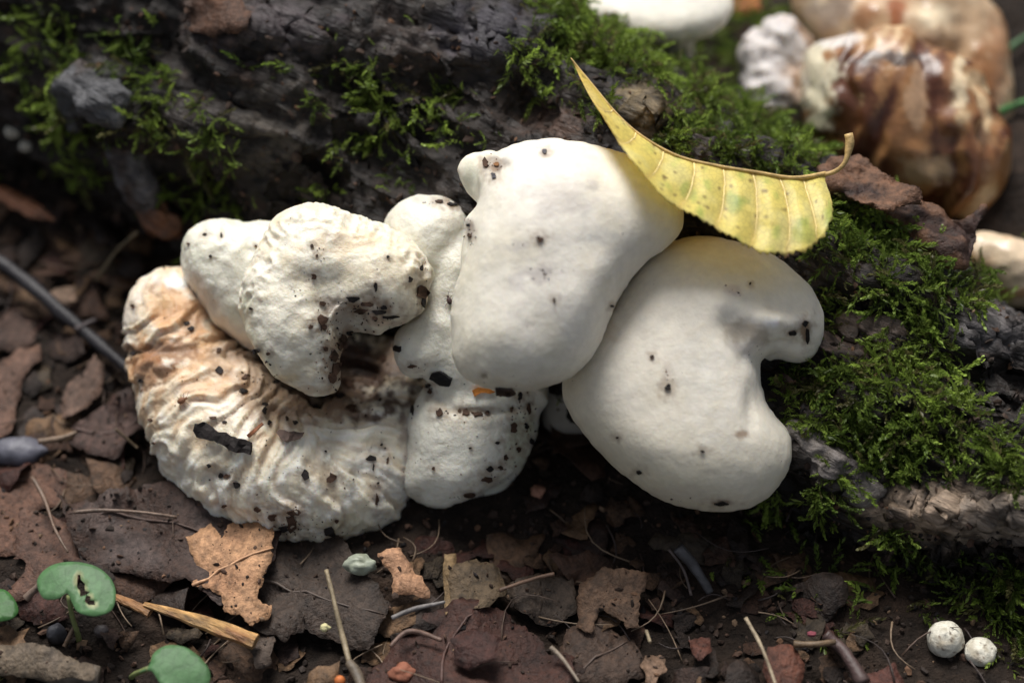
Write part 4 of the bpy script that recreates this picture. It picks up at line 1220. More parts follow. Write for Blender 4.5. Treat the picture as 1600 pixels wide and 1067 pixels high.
link_mesh('midrib', Vt, Ft, M_TWIG, parent=yleaf, origin=rp[0], cols=(0.50, 0.34, 0.13))
pet = [W(*p) for p in crv([(1286, 273, 1.83), (1305, 268, 1.9), (1320, 255, 2.0), (1326, 235, 2.0), (1328, 220, 2.0), (1326, 209, 2.0)], 16)]
Vt, Ft = tube(pet, [0.045, 0.055, 0.055, 0.06, 0.08, 0.085], 10, rough=0.02)
link_mesh('stalk', Vt, Ft, M_TWIG, parent=yleaf, origin=pet[0], cols=(0.50, 0.34, 0.14))
for k, v_ in enumerate(veins_t):
    vp = []
    for s in np.linspace(0.0, 0.97, 14):
        t = v_ - 0.10 * s ** 1.3
        i = t * (NU - 1); i0_ = int(i); j = int(round(s * (NVv - 1)))
        p = leafV[i0_ * NVv + j] * (1 - (i - i0_)) + leafV[min(i0_ + 1, NU - 1) * NVv + j] * (i - i0_)
        vp.append(to_world(p + np.array([0, 0, 0.006])))
    Vt, Ft = tube(vp, [0.024, 0.017, 0.009], 6)
    link_mesh('vein', Vt, Ft, M_TWIG, parent=yleaf, origin=vp[0], cols=(0.78, 0.62, 0.26))

# ------------------------------------------------------------------ green seedlings
def green_leaf(name, poly, z, label, hole=None, stalk=None, col=(0.085, 0.185, 0.075), seed=0, tilt=(0, 0)):
    P = catmull(poly, 5)
    ctr = P.mean(0)
    V2, F = tri_fill(P, 7.0, seed)
    if hole is not None:
        keep = []
        for f in F:
            c = V2[list(f)].mean(0)
            if poly_sd(np.array([c[0]]), np.array([c[1]]), np.array(hole, float))[0] > 0: keep.append(f)
        F = keep
    top = np.array([on_plane(x, y, z + tilt[0] * (x - ctr[0]) * 0.0135 + tilt[1] * (ctr[1] - y) * 0.0135) for x, y in V2])
    rr = np.hypot(*(V2 - ctr).T) * 0.0135
    top[:, 2] -= rr ** 2 * 0.12
    top[:, 2] += fbm(top * 1.2, 2) * 0.04
    C = np.tile(np.array(col), (len(V2), 1))
    C = mixc(C, np.array(col) * 1.4, sst(fbm(top * 1.1, 3), 0, .6) * 0.6)
    if hole is not None:
        dh = np.abs(poly_sd(V2[:, 0], V2[:, 1], np.array(hole, float)))
        C = mixc(C, [0.55, 0.52, 0.30], (1 - sst(dh, 0.8, 3.0)) * 0.8)
    V, Fo = plate(V2, F, top, 0.02, np.array([0, 0, 1.0]))
    root = empty(name, ground_at(*(stalk[-1] if stalk else poly[0])))
    tag(root, label, 'seedling')
    link_mesh('leaf_blade', V, Fo, M_GREEN, parent=root, origin=top.mean(0), cols=np.concatenate([C, C]))
    if stalk:
        n = len(stalk)
        g = ground_at(*stalk[-1])[2]
        pts = crv([(x, y, (z - 0.05) * (1 - i / (n - 1)) + g * (i / (n - 1))) for i, (x, y) in enumerate(stalk)], 12)
        pw = [on_plane(x, y, zz) for x, y, zz in pts]
        Vt, Ft = tube(pw, [0.055, 0.05, 0.06], 8)
        link_mesh('stalk', Vt, Ft, M_GREEN, parent=root, origin=pw[0], cols=(0.22, 0.26, 0.10))
    return root
hole = [(121, 893), (128, 903), (133, 920), (143, 935), (150, 946), (140, 944), (128, 930), (121, 912)]
green_leaf('seedling', [(57, 912), (60, 895), (80, 880), (115, 875), (150, 882), (172, 900), (180, 922), (176, 945), (165, 955), (145, 960), (122, 955), (112, 940), (105, 926), (90, 934), (68, 932)], 1.35,
           'two-lobed green seedling leaf with a torn slit and thin stalk', hole=hole, stalk=[(108, 930), (112, 960), (120, 985), (124, 1002)], seed=3, tilt=(0.05, 0.1))
green_leaf('seedling', [(216, 1047), (232, 1038), (240, 1018), (262, 1005), (290, 1010), (315, 1028), (328, 1050), (320, 1072), (285, 1085), (255, 1072), (236, 1046)], 0.95,
           'plain pointed green seedling leaf at the bottom edge', stalk=[(232, 1044), (212, 1052), (205, 1058)], seed=4, tilt=(0.0, 0.15))
green_leaf('seedling', [(-20, 925), (5, 920), (22, 935), (28, 955), (10, 968), (-20, 965)], 0.7, 'dark glossy green leaf cut off by the left edge', seed=5, col=(0.04, 0.12, 0.03), stalk=[(0, 945), (-8, 965), (-12, 975)])

# ------------------------------------------------------------------ twigs, sticks and stalks
def twig(pts, r0, r1, col, label, lift=(0.3, 0.3), name='twig', cat='twig', seed=0, group=None, base='ground', n=24, mat=None):
    Cc = crv([(x, y, 0) for x, y in pts], n)
    pw = []
    for i, (x, y, _) in enumerate(Cc):
        t = i / (n - 1)
        if base == 'log':
            w, _, _ = surf(x, y, lift[0] * (1 - t) + lift[1] * t, ('log', 'ground')); pw.append(w)
        else:
            g = ground_at(x, y)[2]
            pw.append(on_plane(x, y, g + lift[0] * (1 - t) + lift[1] * t))
    pw = np.array(pw)
    if len(pw) > 6:
        k = pw.copy()
        for _ in range(3): k[1:-1] = (k[:-2] + k[1:-1] * 2 + k[2:]) / 4
        pw = k
    V, F = tube(pw, [r0, (r0 + r1) / 2, r1], 9 if r0 > 0.05 else 6, rough=r0 * 0.35, seed=seed * 3.3)
    if mat is None: col = tuple(np.array(col) * 0.72)
    Cv = mixc(np.tile(np.array(col, float), (len(V), 1)), np.array(col) * 0.4, sst(fbm(V * 1.5, 3, off=seed), 0, .6) * 0.7)
    o = link_mesh(name, V, F, mat or M_TWIG, origin=pw[0], cols=Cv)
    return tag(o, label, cat, group)
tw = twig([(-30, 390), (30, 430), (75, 468), (110, 500), (165, 545), (215, 590)], 0.17, 0.14, (0.026, 0.023, 0.027), 'long dark twig slanting from the left edge to the crinkled mushroom', (0.9, 0.5), seed=1)
twig([(118, 515), (138, 505), (150, 500)], 0.09, 0.07, (0.08, 0.06, 0.06), 'short side stub touching the long dark twig', (0.7, 0.8), seed=31)
twig([(50, 745), (70, 780), (85, 825), (106, 862)], 0.045, 0.03, (0.20, 0.13, 0.09), 'thin brown stem lying over the leaf above the two-lobed seedling', (0.65, 0.6), seed=2)
twig([(115, 800), (160, 797), (220, 800), (276, 808)], 0.04, 0.03, (0.22, 0.15, 0.11), 'thin stem along the top of the large purplish leaf', (0.85, 0.75), seed=3)
twig([(510, 890), (520, 930), (533, 985), (546, 1035)], 0.05, 0.06, (0.34, 0.27, 0.17), 'pale straw standing across the grey-brown leaf', (1.0, 0.5), name='straw', cat='straw', seed=4)
twig([(546, 1035), (556, 1050), (565, 1075)], 0.09, 0.10, (0.18, 0.14, 0.10), 'thick straw node at the foot of the pale straw', (0.5, 0.5), name='straw', cat='straw', seed=5)
twig([(612, 965), (650, 950), (695, 940)], 0.05, 0.04, (0.26, 0.24, 0.23), 'thin grey twig above the large reddish leaf', (0.7, 0.8), seed=6)
twig([(780, 922), (830, 905), (866, 896)], 0.05, 0.035, (0.24, 0.14, 0.09), 'thin brown stalk lying over the dark curved leaf', (0.85, 0.9), name='stalk', cat='stalk', seed=7)
twig([(1165, 965), (1185, 1000), (1200, 1035), (1212, 1070)], 0.045, 0.035, (0.45, 0.36, 0.24), 'pale dry stalk at the foot of the moss slope', (0.9, 0.7), name='stalk', cat='stalk', seed=8)
twig([(1010, 985), (1016, 1003)], 0.04, 0.03, (0.35, 0.28, 0.18), 'tiny pale stalk end between the brown leaves', (0.6, 0.7), name='stalk', cat='stalk', seed=81)
twig([(215, 362), (180, 395), (150, 438)], 0.05, 0.04, (0.22, 0.17, 0.10), 'thin straw leaning in the dark left of the plump mushroom lobe', (1.8, 0.4), name='straw', cat='straw', seed=9)
twig([(1060, 855), (1085, 885), (1110, 925)], 0.12, 0.09, (0.10, 0.095, 0.10), 'grey twig sticking up under the notched cap', (0.8, 0.2), seed=10)
twig([(1290, 990), (1320, 1020), (1350, 1068)], 0.12, 0.14, (0.09, 0.055, 0.05), 'dark brown twig at the foot of the log near the small puffballs', (0.5, 0.5), seed=11)
twig([(1240, 1005), (1275, 1006), (1305, 1002)], 0.07, 0.05, (0.17, 0.11, 0.06), 'ochre twig crossing beside the dark brown twig', (0.6, 0.7), seed=12)
twig([(-30, 1020), (40, 1040), (100, 1052), (155, 1058)], 0.22, 0.25, (0.22, 0.18, 0.14), 'thick broken grey stick in the lower left corner', (0.25, 0.3), name='stick', cat='stick', seed=13)
twig([(180, 670), (215, 700)], 0.04, 0.03, (0.22, 0.16, 0.10), 'short thin stem left of the crinkled mushroom', (0.9, 0.6), seed=15)
twig([(40, 935), (60, 915), (72, 905)], 0.09, 0.07, (0.24, 0.17, 0.13), 'short pale twig left of the two-lobed seedling', (0.5, 0.7), seed=16)
twig([(60, 690), (95, 685), (120, 675)], 0.07, 0.05, (0.22, 0.15, 0.10), 'short tan twig right of the blue-grey stone', (0.5, 0.7), seed=17)
twig([(100, 1010), (112, 985), (120, 970)], 0.04, 0.03, (0.18, 0.12, 0.08), 'thin brown root fibre beside the seedling stalk', (0.3, 0.5), seed=18)
twig([(610, 1010), (640, 985), (690, 1000)], 0.045, 0.05, (0.20, 0.12, 0.09), 'knotted fine stem beside the grey-brown leaf tip', (0.6, 0.6), seed=19)
twig([(860, 1010), (880, 1030), (905, 1065)], 0.05, 0.04, (0.30, 0.24, 0.18), 'pale grey stem right of the large reddish leaf', (0.7, 0.6), name='stalk', cat='stalk', seed=20)
twig([(1045, 858), (1068, 890), (1080, 930)], 0.03, 0.03, (0.12, 0.09, 0.08), 'thin dark root under the notched cap', (0.8, 0.3), seed=21)
twig([(1560, 175), (1600, 160), (1660, 150)], 0.10, 0.07, (0.10, 0.26, 0.08), 'blurred green grass blade at the right edge', (0.5, 0.5), name='grass_blade', cat='grass blade', seed=22, base='log', mat=M_GREEN)
twig([(1555, 95), (1600, 60), (1650, 40)], 0.10, 0.07, (0.10, 0.20, 0.09), 'faint upper grass blade behind the old brown mushroom', (0.5, 0.5), name='grass_blade', cat='grass blade', seed=23, base='log', mat=M_GREEN)

# split orange stick
def prism_stick(x0, y0, x1, y1, w0, w1, z0, z1, col, label, seed):
    P = []
    n = 26
    a = on_plane(x0, y0, z0); b = on_plane(x1, y1, z1)
    d = (b - a) / np.linalg.norm(b - a); side = np.cross(d, [0, 0, 1.0]); side /= np.linalg.norm(side); up = np.cross(side, d)
    V, F = [], []
    prof = [(-1, 0.1), (-0.75, 0.55), (0.2, 0.75), (0.9, 0.4), (1, -0.1), (0.3, -0.5), (-0.7, -0.4)]
    for i in range(n):
        t = i / (n - 1)
        w = (w0 + (w1 - w0) * min(1, t * 1.6)) / 2
        c = a + (b - a) * t + up * 0.06 * math.sin(t * 3)
        for (u_, v_) in prof:
            V.append(c + side * u_ * w * (1 + 0.06 * math.sin(t * 23 + u_ * 4)) + up * v_ * w)
    m = len(prof)
    for i in range(n - 1):
        for k in range(m):
            F.append((i * m + k, i * m + (k + 1) % m, (i + 1) * m + (k + 1) % m, (i + 1) * m + k))
    F.append(tuple(range(m))[::-1]); F.append(tuple((n - 1) * m + k for k in range(m)))
    V = np.array(V)
    C = mixc(np.tile(np.array(col), (len(V), 1)), [0.25, 0.11, 0.04], sst(fbm(V * np.array([1.0, 4.0, 4.0]), 3, off=seed), 0, .6))
    o = link_mesh('split_stick', V, F, M_WOOD, origin=a, cols=C, smooth=False)
    return tag(o, label, 'stick')
prism_stick(225, 943, 400, 1003, 0.10, 0.34, 0.55, 0.6, (0.52, 0.30, 0.11), 'split orange-brown stick right of the two-lobed seedling', 1)
prism_stick(170, 930, 235, 958, 0.16, 0.20, 0.35, 0.45, (0.30, 0.15, 0.06), 'short darker stick end tucked under the split orange stick', 2)

# ------------------------------------------------------------------ stones, berries, puffballs
def blob(name, px, py, rx, ry, rz, z, col, mat, label, cat, seed=0, rough=0.12, col2=None, parent=None, up=0.0, group=None, base=None):
    w = ground_at(px, py) if base is None else surf(px, py, 0, (base, 'ground'))[0]
    w = on_plane(px, py, w[2] + z)
    nu, nv = 28, 16
    V = []
    for j in range(nv + 1):
        ph = math.pi * j / nv
        for i in range(nu):
            th = 2 * math.pi * i / nu
            V.append((math.sin(ph) * math.cos(th), math.sin(ph) * math.sin(th), math.cos(ph)))
    V = np.array(V)
    V = V * (1 + fbm(V * 1.3, 3, off=seed * 2.2) * rough)[:, None] * np.array([rx, ry, rz])
    F = [(j * nu + i, (j + 1) * nu + i, (j + 1) * nu + (i + 1) % nu, j * nu + (i + 1) % nu) for j in range(nv) for i in range(nu)]
    C = np.tile(np.array(col, float), (len(V), 1))
    C = mixc(C, col2 if col2 is not None else np.array(col) * 0.5, sst(fbm(V * 3, 3, off=seed), 0, .6) * 0.7)
    o = link_mesh(name, V + w, F, mat, parent=parent, origin=w, cols=C)
    if parent is None: tag(o, label, cat, group)
    return o
blob('stone', 28, 705, 0.62, 0.35, 0.28, 0.1, (0.10, 0.10, 0.125), M_STONE, 'blue-grey smooth stone at the left edge', 'stone', 1)
blob('stone', 88, 990, 0.20, 0.2, 0.24, 0.1, (0.055, 0.055, 0.065), M_STONE, 'dark round stone beside the seedling stalk', 'stone', 2)
blob('stone', 158, 985, 0.16, 0.13, 0.12, 0.1, (0.06, 0.05, 0.05), M_STONE, 'small dark stone right of the seedling stalk', 'stone', 3)
blob('pebble', 562, 882, 0.33, 0.2, 0.2, 0.45, (0.33, 0.36, 0.28), M_STONE, 'glassy pale green pebble left of the orange-tan leaf scrap', 'pebble', 4, rough=0.25, col2=(0.16, 0.17, 0.11))
blob('berry', 531, 1063, 0.11, 0.11, 0.11, 0.3, (0.65, 0.20, 0.06), M_GREEN, 'tiny bright orange berry at the bottom edge', 'berry', 5, rough=0.02)
blob('soil_lump', 630, 1051, 0.26, 0.2, 0.17, 0.3, (0.26, 0.10, 0.06), M_CRUMB, 'rusty crumbly lump at the bottom left of the reddish leaf', 'soil lump', 6, rough=0.3)
blob('soil_lump', 840, 768, 0.16, 0.14, 0.12, 0.3, (0.30, 0.15, 0.10), M_CRUMB, 'pinkish-brown lump in the dark gap under the caps', 'soil lump', 7, rough=0.3)
blob('soil_lump', 508, 980, 0.10, 0.08, 0.08, 0.75, (0.60, 0.55, 0.30), M_CRUMB, 'tiny pale yellow lump on the grey-brown leaf', 'soil lump', 8, rough=0.3)
blob('flower_scrap', 1268, 990, 0.09, 0.06, 0.05, 0.4, (0.24, 0.06, 0.08), M_CRUMB, 'tiny pink scrap at the foot of the mossy log', 'flower scrap', 9, rough=0.3)

def puffball(px, py, r, label, seed, z=0.25, flat=0.85, base=None):
    w = surf(px, py, 0, ('log', 'ground'))[0]
    d = CAM - w; d /= np.linalg.norm(d)
    w = w + d * r * 0.6
    root = empty('puffball', w - np.array([0, 0, r]))
    tag(root, label, 'puffball')
    nu, nv = 36, 24
    V = np.array([(math.sin(math.pi * j / nv) * math.cos(2 * math.pi * i / nu), math.sin(math.pi * j / nv) * math.sin(2 * math.pi * i / nu), math.cos(math.pi * j / nv)) for j in range(nv + 1) for i in range(nu)])
    dn = V @ d
    rr = 1 + fbm(V * 1.6, 3, off=seed) * 0.07 - 0.12 * np.exp(-((1 - dn) / 0.02) ** 2)
    F = [(j * nu + i, (j + 1) * nu + i, (j + 1) * nu + (i + 1) % nu, j * nu + (i + 1) % nu) for j in range(nv) for i in range(nu)]
    C = np.tile(np.array([0.70, 0.67, 0.57]), (len(V), 1))
    C = mixc(C, [0.20, 0.16, 0.12], np.exp(-((1 - (V @ (d + np.array([-0.2, -0.15, -0.25])) / np.linalg.norm(d + np.array([-0.2, -0.15, -0.25])))) / 0.06)) * 0.8)
    C = mixc(C, [0.40, 0.35, 0.26], sst(fbm(V * 2.2, 3, off=seed), 0, .6) * 0.7)
    C = mixc(C, [0.10, 0.06, 0.04], sst(noise(V * 5 + seed), 0.4, 0.55) * 0.9)
    link_mesh('cap', w + V * rr[:, None] * r * np.array([1, 1, flat]), F, M_DRY, parent=root, origin=w, cols=C)
    Vt, Ft = tube([w - np.array([0, 0, r * 0.5]), w - np.array([0, -0.1, r * 1.2]), w - np.array([0, -0.25, r * 2.0])], [r * 0.35, r * 0.3], 8)
    link_mesh('stem', Vt, Ft, M_ABORT, parent=root, origin=w, cols=(0.4, 0.38, 0.32))
puffball(1477, 998, 0.37, 'tiny round white puffball at the lower right, the larger of two', 1, flat=1.0)
puffball(1532, 1018, 0.32, 'tiny flattened white puffball at the lower right, the smaller of two', 2, flat=0.7)
puffball(20, 205, 0.19, 'tiny pale mushroom button in the dark at the upper left edge', 3)
puffball(40, 228, 0.15, 'smaller grey mushroom button beside the pale one at the upper left edge', 4)

# ------------------------------------------------------------------ moss
def moss_shoot(seed, L=1.0, nl=26, leaf=0.15, wl=0.05, arch=0.35, branch=0):
    r = random.Random(seed)
    V, F, K = [], [], []
    def strand(p0, d0, L, nl, leaf, branch):
        p = np.array(p0, float); d = np.array(d0, float)
        for i in range(nl):
            t = i / (nl - 1)
            d = d + np.array([0.0, 0, -arch / nl]) + np.array([r.uniform(-.04, .04) for _ in range(3)])
            d /= np.linalg.norm(d)
            p = p + d * L / nl
            side = np.cross(d, [0, 0, 1.0]); side /= np.linalg.norm(side) + 1e-6
            up = np.cross(side, d)
            a = i * 2.4 + r.uniform(-.3, .3)
            out = side * math.cos(a) + up * math.sin(a) * 0.55
            out = out * (1.0 - 0.55 * t) + d * (0.55 + 0.7 * t)
            out /= np.linalg.norm(out)
            l = leaf * (0.55 + 0.6 * math.sin(math.pi * min(1, t + 0.12))) * r.uniform(0.8, 1.15)
            w = np.cross(out, d); w /= np.linalg.norm(w) + 1e-6
            b = len(V)
            mid = p + out * l * 0.45 + up * 0.01
            V.extend([p, mid + w * wl * 0.5, p + out * l - up * 0.02 * l, mid - w * wl * 0.5])
            F.append((b, b + 1, b + 2)); F.append((b, b + 2, b + 3))
            K.extend([t] * 4)
            if branch and i in (nl // 3, nl // 2, 2 * nl // 3):
                strand(p, out * 0.9 + d * 0.6, L * 0.38, max(6, nl // 3), leaf * 0.8, 0)
    strand((0, 0, 0), (1, 0, 0.55), L, nl, leaf, branch)
    return np.array(V), np.array(F), np.array(K)
SHOOTS = [moss_shoot(i, 1.0, 18, 0.28, 0.12, 1.0, 0) for i in range(4)] + [moss_shoot(10 + i, 1.0, 18, 0.22, 0.10, 0.7, 1) for i in range(4)]

MOSS = [(1330, 370, 80, 40, 1), (1400, 415, 95, 50, 1), (1480, 460, 80, 34, .9), (1300, 590, 75, 34, 1), (1245, 625, 34, 50, .9), (1330, 650, 80, 50, 1), (1400, 705, 80, 46, 1), (1470, 715, 60, 36, 1), (1575, 735, 50, 30, 1),
        (1430, 540, 60, 70, .9), (1480, 640, 60, 60, .55), (1540, 690, 60, 30, .7), (1360, 610, 60, 30, .8), (1450, 500, 50, 40, .8), (1210, 800, 20, 40, .45), (1298, 765, 26, 50, .6), (1398, 835, 36, 14, .7),
        (1200, 880, 90, 40, .5), (1240, 920, 70, 34, .8), (1300, 945, 80, 50, .8), (1365, 885, 50, 20, .6), (1480, 925, 80, 50, .6), (1570, 940, 60, 60, .7), (1590, 1000, 40, 50, .7), (1160, 850, 30, 60, .3),
        (890, 30, 60, 34, 1), (960, 70, 80, 40, 1), (1010, 110, 70, 24, .9), (1130, 110, 90, 70, 1), (1150, 195, 90, 50, 1), (1225, 240, 60, 30, 1), (1090, 210, 60, 34, 1), (1250, 60, 60, 60, .8), (1180, 30, 60, 40, .9), (880, 150, 55, 18, .6), (935, 170, 36, 14, .6),
        (1060, 170, 24, 40, .8), (860, 100, 26, 10, .5), (1310, 330, 50, 26, 1), (1290, 480, 26, 40, .35),
        (575, 130, 44, 34, .6), (600, 185, 60, 40, .7), (700, 165, 26, 46, .7), (560, 215, 40, 36, .6), (650, 215, 40, 26, .6), (515, 300, 24, 12, .7), (735, 215, 40, 16, .6), (545, 105, 30, 14, .7), (640, 290, 40, 20, .3), (590, 250, 60, 20, .4),
        (180, 95, 44, 30, .8), (235, 125, 60, 24, .8), (235, 190, 40, 50, .8), (300, 190, 50, 50, .7), (330, 235, 44, 34, .8), (110, 180, 34, 60, .6), (90, 100, 60, 60, .45), (50, 50, 60, 60, .45), (150, 240, 60, 50, .4), (200, 60, 60, 30, .5),
        (285, 290, 50, 26, .45), (350, 315, 50, 20, .5), (388, 103, 16, 10, .8), (445, 110, 20, 12, .4), (500, 150, 20, 30, .5), (820, 70, 40, 40, .3), (530, 60, 60, 12, .25)]
def moss_density(x, y):
    d = np.zeros(len(x))
    for px, py, rx, ry, s in MOSS:
        q = ((x - px) / rx) ** 2 + ((y - py) / ry) ** 2
        if px < 760: s *= 0.5
        elif py < 800: s *= 1.15; rx *= 1.08; ry *= 1.08
        d = np.maximum(d, s * (1 - sst(np.sqrt(q), 0.65, 1.25)))
    return d
def moss_on(Vs, Fs, dens, seed, lenr, name, label, front=True, tone=1.0, hidden=0.05):
    r = np.random.default_rng(seed)
    ctr = Vs[Fs].mean(1)
    N_ = np.cross(Vs[Fs[:, 2]] - Vs[Fs[:, 0]], Vs[Fs[:, 3]] - Vs[Fs[:, 1]])
    ar = np.linalg.norm(N_, axis=1) * 0.5
    N_ = N_ / np.maximum(ar * 2, 1e-9)[:, None]
    abc = to_abc(ctr)
    x, y = pxpy(abc)
    face = -(N_ @ FWD)
    md = moss_density(x, y)
    patch = sst(fbm(ctr * 0.55, 3, off=60), 0.0, 0.5)
    md = np.where(face > -0.05, md, hidden * patch)
    outside = ((x < -30) | (x > 1630) | (y < -30) | (y > 1090)) & (np.abs(ctr[:, 0]) < 20)
    md = np.where(outside, patch * 0.35 * (N_[:, 2] > -0.1), md)
    clump = 0.20 + 1.5 * sst(fbm(ctr * 1.6, 2, off=33), -0.25, 0.35)
    w = ar * md * dens * clump
    n = r.poisson(w)
    idx = np.repeat(np.arange(len(ctr)), n)
    k = len(idx)
    P = ctr[idx] + r.normal(scale=0.04, size=(k, 3))
    NN = N_[idx]
    tang = r.normal(size=(k, 3)); tang -= (tang * NN).sum(1)[:, None] * NN
    tang /= np.linalg.norm(tang, axis=1)[:, None]
    X = tang * 0.85 + NN * r.uniform(0.2, 0.9, k)[:, None] + np.array([0.0, -0.25, -0.25])
    X /= np.linalg.norm(X, axis=1)[:, None]
    Z = NN - (NN * X).sum(1)[:, None] * X + 1e-4
    Z /= np.linalg.norm(Z, axis=1)[:, None]
    Y = np.cross(Z, X)
    L = r.uniform(lenr[0], lenr[1], k)
    typ = r.integers(0, len(SHOOTS), k)
    big = fbm(P * 0.7, 2, off=71)
    Vall, Fall, Call = [], [], []
    off = 0
    for t in range(len(SHOOTS)):
        m = typ == t
        if not m.any(): continue
        v0, f0, k0 = SHOOTS[t]
        M = np.stack([X[m] * L[m, None], Y[m] * L[m, None] * 0.8, Z[m] * L[m, None] * 0.8], 1)
        vv = np.einsum('nj,kjd->knd', v0, M) + P[m][:, None, :]
        kk, nn = vv.shape[:2]
        Vall.append(vv.reshape(-1, 3))
        Fall.append((f0[None] + (np.arange(kk) * nn)[:, None, None]).reshape(-1, 3) + off)
        off += kk * nn
        b = r.uniform(0.0, 1.0, kk) * 0.6 + 0.4 * sst(big[m], -0.3, 0.4)
        c0 = np.array([0.10, 0.16, 0.026]); c1 = np.array([0.33, 0.44, 0.08]); c2 = np.array([0.20, 0.19, 0.07])
        cc = c0 + (c1 - c0) * b[:, None]
        old = r.random(kk) < 0.16
        cc[old] = c2 * 0.7
        cc = cc[:, None, :] * (0.6 + 0.7 * k0[None, :, None]) * tone * r.uniform(0.55, 1.15, kk)[:, None, None]
        Call.append(cc.reshape(-1, 3))
    V = np.concatenate(Vall); F = np.concatenate(Fall); C = np.concatenate(Call)
    o = link_mesh(name, V, F, M_MOSS, cols=C, smooth=False)
    print(name, k, 'shoots', len(F), 'tris')
    return tag(o, label, 'moss', kind='stuff')
moss_on(LV, LF, 34, 1, (0.32, 0.78), 'moss', 'feathery bright green moss shoots growing over the dark log')
moss_on(LV, LF, 120, 2, (0.16, 0.34), 'moss', 'short dark green moss undergrowth hugging the log bark', tone=0.95)
gsel = (np.abs(GX[:-1, :-1]).ravel() < 19) & (GY[:-1, :-1].ravel() < 21) & (GY[:-1, :-1].ravel() > -12)
gctr = GV[GF].mean(1)
behind = (gctr[:, 0] * 0.51 + gctr[:, 1] * 0.86) > 4.2
moss_on(GV, GF[gsel], 22, 3, (0.3, 0.75), 'moss', 'blurred moss carpet on the bank and soil around the log')

# ------------------------------------------------------------------ litter of the soil: scraps, crumbs, fibres
def visible_soil(px, py):
    w, n, nm = surf(px, py)
    return w if nm == 'ground' else None
LREG = [((-60, 230), (260, 860), 80), ((-60, 860), (1340, 1130), 190), ((840, 640), (1200, 930), 45), ((0, 380), (210, 860), 45)]
SC_COL = [(0.11, 0.058, 0.038), (0.065, 0.038, 0.030), (0.17, 0.10, 0.062), (0.05, 0.034, 0.028), (0.27, 0.165, 0.095), (0.10, 0.075, 0.052), (0.085, 0.032, 0.024)]
SC_NAME = ['reddish-brown', 'dark purple-brown', 'light brown', 'blackish', 'tan', 'olive-grey', 'dark red']
LANDMARKS = [(118, 917, 'the two-lobed seedling'), (272, 1040, 'the pointed seedling leaf'), (315, 972, 'the split orange stick'), (360, 900, 'the bright tan leaf'), (30, 705, 'the blue-grey stone'), (75, 810, 'the thin stem at left'),
             (525, 960, 'the pale straw'), (562, 882, 'the glassy pebble'), (630, 897, 'the orange-tan scrap'), (650, 952, 'the thin grey twig'), (742, 920, 'the olive-brown leaf'), (850, 935, 'the dark curved leaf'), (960, 935, 'the dull tan lobed leaf'),
             (760, 1020, 'the large reddish leaf'), (950, 1030, 'the brown bottom leaf'), (1022, 1045, 'the star-shaped scrap'), (1090, 1018, 'the rusty small leaf'), (1190, 1015, 'the pale dry stalk'), (1228, 1045, 'the rusty oval leaf'),
             (1320, 1025, 'the dark brown twig'), (1085, 890, 'the grey twig under the cap'), (840, 768, 'the pinkish lump'), (920, 820, 'the shaded gap under the caps'), (1000, 850, 'the foot of the notched cap'), (60, 455, 'the long dark twig'),
             (170, 555, 'the end of the dark twig'), (128, 605, 'the pinkish-tan scrap'), (170, 660, 'the curled dark leaf'), (20, 610, 'the faded brown leaf'), (45, 325, 'the pointed rust leaf'), (180, 400, 'the leaning thin straw'), (200, 770, 'the large purplish leaf'), (80, 1045, 'the broken grey stick'), (630, 1050, 'the rusty lump')]
rr_ = random.Random(11)
scrap_meshes = []
for s_ in range(21):
    n = rr_.randint(5, 8)
    pts = []
    for i in range(n):
        a = 2 * math.pi * i / n + rr_.uniform(-.3, .3)
        rad = rr_.uniform(0.55, 1.1)
        pts.append((math.cos(a) * rad * 60, math.sin(a) * rad * 60 * rr_.uniform(.5, .9)))
    P = jag(pts, 5.0, s_ + 100, 11)
    V2, F = tri_fill(P, 26, s_)
    V2 = V2 / 60
    z = fbm(np.concatenate([V2 * 1.1, np.full((len(V2), 1), s_ * 2.0)], 1), 3) * 0.28 + (V2[:, 0] ** 2) * rr_.uniform(-.2, .25)
    top = np.concatenate([V2[:, :2], z[:, None]], 1)
    V, Fo = plate(V2, F, top, 0.03, np.array([0, 0, 1.0]))
    c = np.array(SC_COL[s_ % len(SC_COL)]) * np.array([0.68, 0.65, 0.60])
    C = mixc(np.tile(c, (len(V), 1)), c * 0.4, sst(fbm(V * 1.6, 4, off=s_), -0.1, .6))
    tmp = link_mesh('leaf_scrap', V, Fo, M_DEAD, cols=C)
    tmp.data['tone'] = s_ % len(SC_COL)
    scrap_meshes.append(tmp.data)
    bpy.data.objects.remove(tmp)
nsc = 0
SEEN = {}
